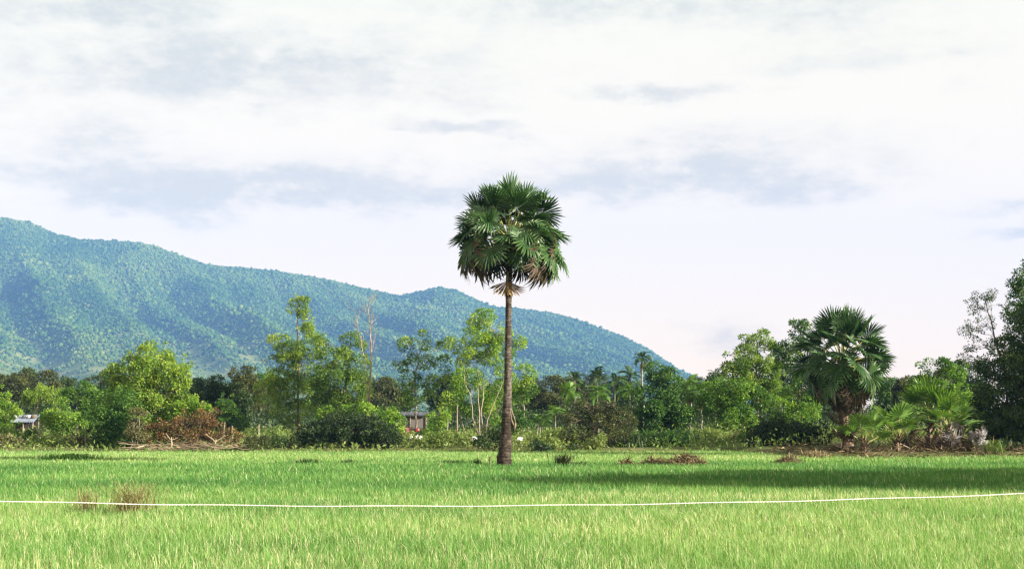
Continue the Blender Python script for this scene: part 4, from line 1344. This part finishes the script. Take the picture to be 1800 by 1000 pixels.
def straw_heap(label, px, Y, wd, h, seed, n=260, mat='straw', tint=.4, name='straw_heap', cat='straw heap'):
    r = np.random.default_rng(seed)
    b = W(px, 745, Y); b[2] = gzs(b[0], Y)
    g = Geo()
    # earth core
    k = 18; m = 5
    V = [[0, 0, h * .62]]; F = []
    for j in range(1, m + 1):
        for i in range(k):
            a = i * 2 * math.pi / k; q = j / m
            rad = q * (1 + .2 * r.normal())
            V.append([math.cos(a) * wd * rad * .85, math.sin(a) * wd * .4 * rad, h * .62 * (1 - q ** 1.6) * (1 + .15 * r.normal()) - .03])
    for i in range(k): F.append([0, 1 + i, 1 + (i + 1) % k, 1 + (i + 1) % k])
    for j in range(m - 1):
        for i in range(k):
            a0 = 1 + j * k; a1 = a0 + k
            F.append([a0 + i, a1 + i, a1 + (i + 1) % k, a0 + (i + 1) % k])
    tri = []
    for f in F:
        tri.append(f[:3])
        if f[2] != f[3]: tri.append([f[0], f[2], f[3]])
    V = np.array(V); tri = np.array(tri)
    T = list(np.full(len(tri), .12))
    VV = [V]; FF = [tri]; off = len(V)
    for i in range(n):
        a = r.uniform(0, 6.28); q = r.random() ** .6
        p = np.array([math.cos(a) * wd * q, math.sin(a) * wd * .45 * q, h * .62 * (1 - q ** 1.6)])
        d = unit(np.array([r.normal(), r.normal(), abs(r.normal()) * .55])); L = r.uniform(.15, .5)
        s = unit(np.cross(d, r.normal(0, 1, 3))) * r.uniform(.007, .02)
        e = p + d * L
        mid = p + d * L * .5 + np.array([0, 0, .04])
        VV.append(np.array([p - s, p + s, mid + s, mid - s, e])); FF.append(np.array([[0, 1, 2], [0, 2, 3], [3, 2, 4]]) + off); off += 5
        T += [float(np.clip(r.normal(tint, .25), 0, 1))] * 3
    o = part(name, mesh_np(name, np.concatenate(VV), np.concatenate(FF), np.array(T), [MAT[mat]]), None, b)
    return tag(o, label, cat)


straw_heap('high brown heap of dry straw lying in the field, largest of the row', 1205, 58.5, 1.0, .75, 920, 560)
straw_heap('low brown straw heap in the field left of the large straw heap', 1150, 58.8, .75, .52, 921, 300)
straw_heap('smallest flat straw heap at the left end of the row in the field', 1102, 58.5, .50, .44, 922, 160)
straw_heap('reddish earth and straw heap in front of the big fan palm', 1385, 61.5, .8, .55, 923, 260, tint=.3)
blade_clump('straw_tuft', 'pale dry straw tuft standing in front of the hedge left of the big fan palm', 'dry grass', 1430, 71, 150, .65, .03, 'straw', 924, (.35, .15), .7, bendy=1.0)


def litter():
    r = np.random.default_rng(930)
    g = Geo()
    n = 3800
    x = r.uniform(14.0, 29, n); y = r.uniform(69.0, 81, n)
    k = (y > field_edge(x) - 2.2 + r.normal(0, .5, n))
    x, y = x[k], y[k]; n = len(x)
    P = np.stack([x, y, gz(x, y) + np.abs(r.normal(0, .12, n))], -1)
    D = unit(np.stack([r.normal(0, 1, n), r.normal(0, 1, n), r.normal(.1, .3, n)], -1))
    L = r.uniform(.2, .8, n)
    g.leaves(P, D, unit(np.cross(D, r.normal(0, 1, (n, 3)))), L, L * r.uniform(.03, .12, n), np.clip(r.normal(.22, .25, n), 0, 1))
    tag(part('palm_litter', g.mesh('palm_litter', [MAT['straw']])), kind='stuff')


litter()


# ------------------------------------------------------------------ felled branches, poles, fence, shelter, shack
def branch_pile(label, px0, px1, Y, n, seed, stumps):
    r = np.random.default_rng(seed)
    b = W((px0 + px1) / 2, 745, Y); b[2] = gzs(b[0], Y)
    root = thing('branch_pile', label, 'branches', b)
    hw = (px1 - px0) / 2 * Y / FPX
    g = Geo()
    for i in range(n):
        p = np.array([r.uniform(-hw, hw), r.uniform(-.8, .8), r.uniform(.03, .35)])
        a = r.normal(0, .5); L = r.uniform(.5, 1.9)
        e = p + np.array([math.cos(a) * L * r.choice([-1, 1]), r.normal(0, .3), r.normal(.02, .16) * L])
        e[2] = max(e[2], .03)
        q = r.uniform(.012, .035)
        g.tube(bent(p, e, r, .15, 4), np.linspace(q, q * .4, 4), 5, float(np.clip(r.normal(.5, .25), 0, 1)))
    part('branches', g.mesh('branches', [MAT['twig']]), root)
    for (px, py) in stumps:
        g = Geo()
        q = W(px, 745, Y - .3) - b; q[2] = 0
        tip = W(px + r.uniform(-3, 3), py, Y - .3) - b
        P = bent(q, tip, r, .08, 5); g.tube(P, np.linspace(.06, .04, 5), 6, .75)
        for s in (-1, 1):
            e = P[3] + np.array([s * r.uniform(.3, .7), 0, r.uniform(.15, .5)])
            g.tube(bent(P[3], e, r, .1, 4), np.linspace(.035, .015, 4), 5, .8)
        part('cut_stump', g.mesh('cut_stump', [MAT['twig']], True), root)


branch_pile('pile of felled bare branches with cut stumps below the withered brown bush', 240, 425, 87.3, 110, 940, [(302, 768), (378, 772)])


def pole(label, px, Y, top, rad, seed, name='wooden_pole', cat='pole', group=None, tilt=0.0, mat='wood'):
    r = np.random.default_rng(seed)
    b = W(px, 745, Y); b[2] = gzs(b[0], Y) - .05
    t = W(px + tilt, top, Y) - b
    g = Geo(); P = bent((0, 0, 0), t, r, .015, 7)
    g.tube(P, np.linspace(rad, rad * .8, 7), 8)
    k = g.n
    g.add([P[-1] + np.array([0, 0, .004])] + [g.V[0][-8 + i] for i in range(8)], [[0, 1 + i, 1 + (i + 1) % 8, 0] for i in range(0)] or [[1, 2, 3, 4], [4, 5, 6, 7], [7, 8, 1, 4]])
    return tag(part(name, g.mesh(name, [MAT[mat]]), None, b), label, cat, group)


pole('thin pale upright pole left of the open bright tree with fanning limbs', 804, 101, 712, .055, 950)
pole('thin dark stick standing in the field just left of the sugar palm foot', 861, 59.6, 802, .035, 951, 'stick', 'stick', mat='bark')
FG = 'fence posts along the bank'
for (px, Y, top, lab) in ((70, 97, 743, 'pale fence post between the tin roof and the small forked tree'),
                          (136, 92, 745, 'pale fence post just right of the small forked tree'),
                          (151, 90.5, 748, 'shorter grey fence post next to the green bush left of the large light tree'),
                          (392, 93, 742, 'leaning whitish fence post just right of the withered brown bush'),
                          (408, 94, 748, 'grey fence post below the dense dark tree'),
                          (455, 92, 746, 'weathered fence post above the dark grassy mound')):
    pole(lab, px, Y, top, .06, 960 + px, 'fence_post', 'fence post', FG, 3 if px == 392 else 0)


def tin_shelter():
    Y = 112
    b = W(42, 745, Y); b[2] = gzs(b[0], Y)
    s = Y / FPX
    root = thing('tin_shelter', 'small open shelter with a grey tin roof on posts at the left edge', 'shelter', b)
    zt = (W(42, 738, Y) - b)[2]
    g = Geo()
    # corrugated roof falling towards the camera
    nx = 60; V = []; F = []
    for i in range(nx + 1):
        x = -1.0 + 2.0 * i / nx
        zz = .035 * math.sin(i * math.pi / 2)
        V += [[x, -.75, zt - .17 + zz], [x, .9, zt + .42 + zz]]
    for i in range(nx): F.append([2 * i, 2 * i + 2, 2 * i + 3, 2 * i + 1])
    g.add(V, F)
    g.add(np.array(V) - np.array([0, 0, .03]), [f[::-1] for f in F])
    part('roof', g.mesh('roof', [MAT['tin']]), root)
    for x, y in ((-.9, -.6), (.15, -.6), (.9, -.6), (-.9, .75), (.9, .75)):
        g = Geo(); g.tube([[x, y, 0], [x, y, zt - .12 + (y + .6) * .36 - .03]], [.055, .05], 8)
        part('post', g.mesh('post', [MAT['wood']]), root)
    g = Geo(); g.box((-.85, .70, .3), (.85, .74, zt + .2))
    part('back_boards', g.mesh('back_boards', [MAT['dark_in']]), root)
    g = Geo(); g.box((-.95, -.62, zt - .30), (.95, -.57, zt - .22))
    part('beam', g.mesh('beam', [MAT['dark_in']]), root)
    # things weighing the roof down
    for i, (x, mt, lab) in enumerate(((-.78, 'cloth_white', 'white sack lying on the left end of the tin roof'), (-.05, 'cloth_blue', 'blue grey bundle lying on the middle of the tin roof'), (.35, 'cloth_white', 'upright white jug on the right half of the tin roof'), (.68, 'straw', 'brown bundle lying on the right end of the tin roof'))):
        r = np.random.default_rng(970 + i)
        iv, fv = ico()
        zc = zt + .13 + .1 * 0
        v = iv * (1 + .12 * r.normal(size=(len(iv), 1))) * np.array([.16, .16, .15])
        me = mesh_np('sack', v, fv, np.full(len(fv), .4), [MAT[mt]], None, True)
        o = part('sack', me, None, b + np.array([x, .12, zt + .27]))
        tag(o, lab, 'sack')


tin_shelter()


def shack():
    Y = 112
    b = W(728, 745, Y); b[2] = gzs(b[0], Y)
    root = thing('woven_shack', 'small shack with grey woven wall behind the open grey green tree', 'shack', b)
    zt = (W(728, 729, Y) - b)[2]
    g = Geo(); g.box((-1.5, 0, 0), (.95, .05, zt - .08))
    part('front_wall', g.mesh('front_wall', [MAT['thatch']]), root)
    g = Geo(); g.box((.90, .053, 0), (.95, 2.0, zt - .08)); g.box((-1.5, .053, 0), (-1.45, 2.0, zt - .08)); g.box((-1.445, 1.95, 0), (.895, 2.0, zt - .08))
    part('side_walls', g.mesh('side_walls', [MAT['thatch']]), root)
    g = Geo(); V = []; F = []
    nx = 24
    rr = np.random.default_rng(4)
    for i in range(nx + 1):
        x = -1.7 + 2.85 * i / nx
        e = rr.normal(0, .03)
        V += [[x, -.25, zt - .07 + e], [x, -.25, zt + .02 + e], [x, 2.2, zt + .25 + e], [x, 2.2, zt + .17 + e]]
    for i in range(nx):
        a = 4 * i
        for k in range(4): F.append([a + k, a + 4 + k, a + 4 + (k + 1) % 4, a + (k + 1) % 4])
    g.add(V, F)
    part('roof_sheet', g.mesh('roof_sheet', [MAT['cloth_blue']]), root)
    for x in (-1.47, .93, -.3):
        g = Geo(); g.tube([[x, -.06, 0], [x, -.06, zt - .08]], [.04, .035], 6)
        part('post', g.mesh('post', [MAT['wood']]), root)
    return b


shack()


def red_chair():
    Y = 103
    b = W(719, 745, 99.5); Y = 99.5; b[2] = gzs(b[0], Y) + .25
    root = thing('plastic_chair', 'red plastic chair among weeds in front of the woven shack', 'chair', b, None, .5)
    g = Geo(); g.box((-.24, -.22, .36), (.24, .22, .40)); part('seat', g.mesh('seat', [MAT['red']]), root)
    g = Geo()
    g.tube([[-.22, .22, .38], [-.24, .27, .65], [-.15, .29, .82], [.15, .29, .82], [.24, .27, .65], [.22, .22, .38]], .025, 6)
    for x in (-.1, 0, .1): g.tube([[x, .23, .38], [x, .29, .81]], .02, 5)
    part('backrest', g.mesh('backrest', [MAT['red']]), root)
    for s in (-1, 1):
        for t in (-1, 1):
            g = Geo(); g.tube([[s * .2, t * .18, .37], [s * .25, t * .23, -.25]], [.025, .02], 6)
            part('leg', g.mesh('leg', [MAT['red']]), root)
        g = Geo(); g.tube([[s * .24, .26, .6], [s * .26, 0, .6], [s * .25, -.2, .58], [s * .24, -.2, .38]], .02, 6)
        part('armrest', g.mesh('armrest', [MAT['red']]), root)


red_chair()


def lump(name, label, cat, px, py, Y, size, mat, seed):
    r = np.random.default_rng(seed)
    iv, fv = ico()
    c = W(px, py, Y)
    d = .8 + .45 * r.random((len(iv), 1))
    v = iv * d * np.array(size)
    v[:, 2] = np.maximum(v[:, 2], -size[2] * .55)
    o = part(name, mesh_np(name, v, fv, np.full(len(fv), .5), [MAT[mat]]), None, c)
    return tag(o, label, cat)


lump('bucket_lid', 'small round red lid leaning in the weeds right of the red chair', 'lid', 733, 756, 97, (.15, .06, .15), 'red', 980)
lump('sack', 'crumpled white sack lying in the weeds below the red chair', 'sack', 735, 770, 93.5, (.30, .22, .18), 'cloth_white', 981)
lump('sack', 'smaller upright white sack left of the crumpled white sack', 'sack', 723, 769, 93.5, (.13, .12, .20), 'cloth_white', 982)
lump('plastic_bag', 'white plastic bag in the weeds at the foot of the open bright tree', 'bag', 834, 772, 89, (.20, .15, .17), 'cloth_white', 983)
lump('plastic_bag', 'white plastic bag in the weeds right of the sugar palm trunk', 'bag', 914, 772, 89, (.19, .15, .15), 'cloth_white', 984)


# ------------------------------------------------------------------ the rope in front
def rope():
    Y = 8.0
    x = np.linspace(-8, 8, 161)
    x0 = W(700, 889, Y)[0]; z0 = W(700, 889, Y)[2]
    z = z0 + .0056 * (x - x0) ** 2
    P = np.stack([x, np.full_like(x, Y) + .01 * np.sin(x), z + .002 * np.sin(x * 7)], -1)
    g = Geo()
    k = 8
    for ph in (0, math.pi):
        xx = np.linspace(-8, 8, 1600)
        zz = np.interp(xx, x, P[:, 2]); yy = np.interp(xx, x, P[:, 1])
        a = xx * 2 * math.pi / .035 + ph
        Q = np.stack([xx, yy + .0016 * np.cos(a), zz + .0016 * np.sin(a)], -1)
        g.tube(Q, .0019, 6)
    tag(part('rope', g.mesh('rope', [MAT['cloth_white']], True)), 'thin white rope stretched across the field in the foreground', 'rope')


rope()
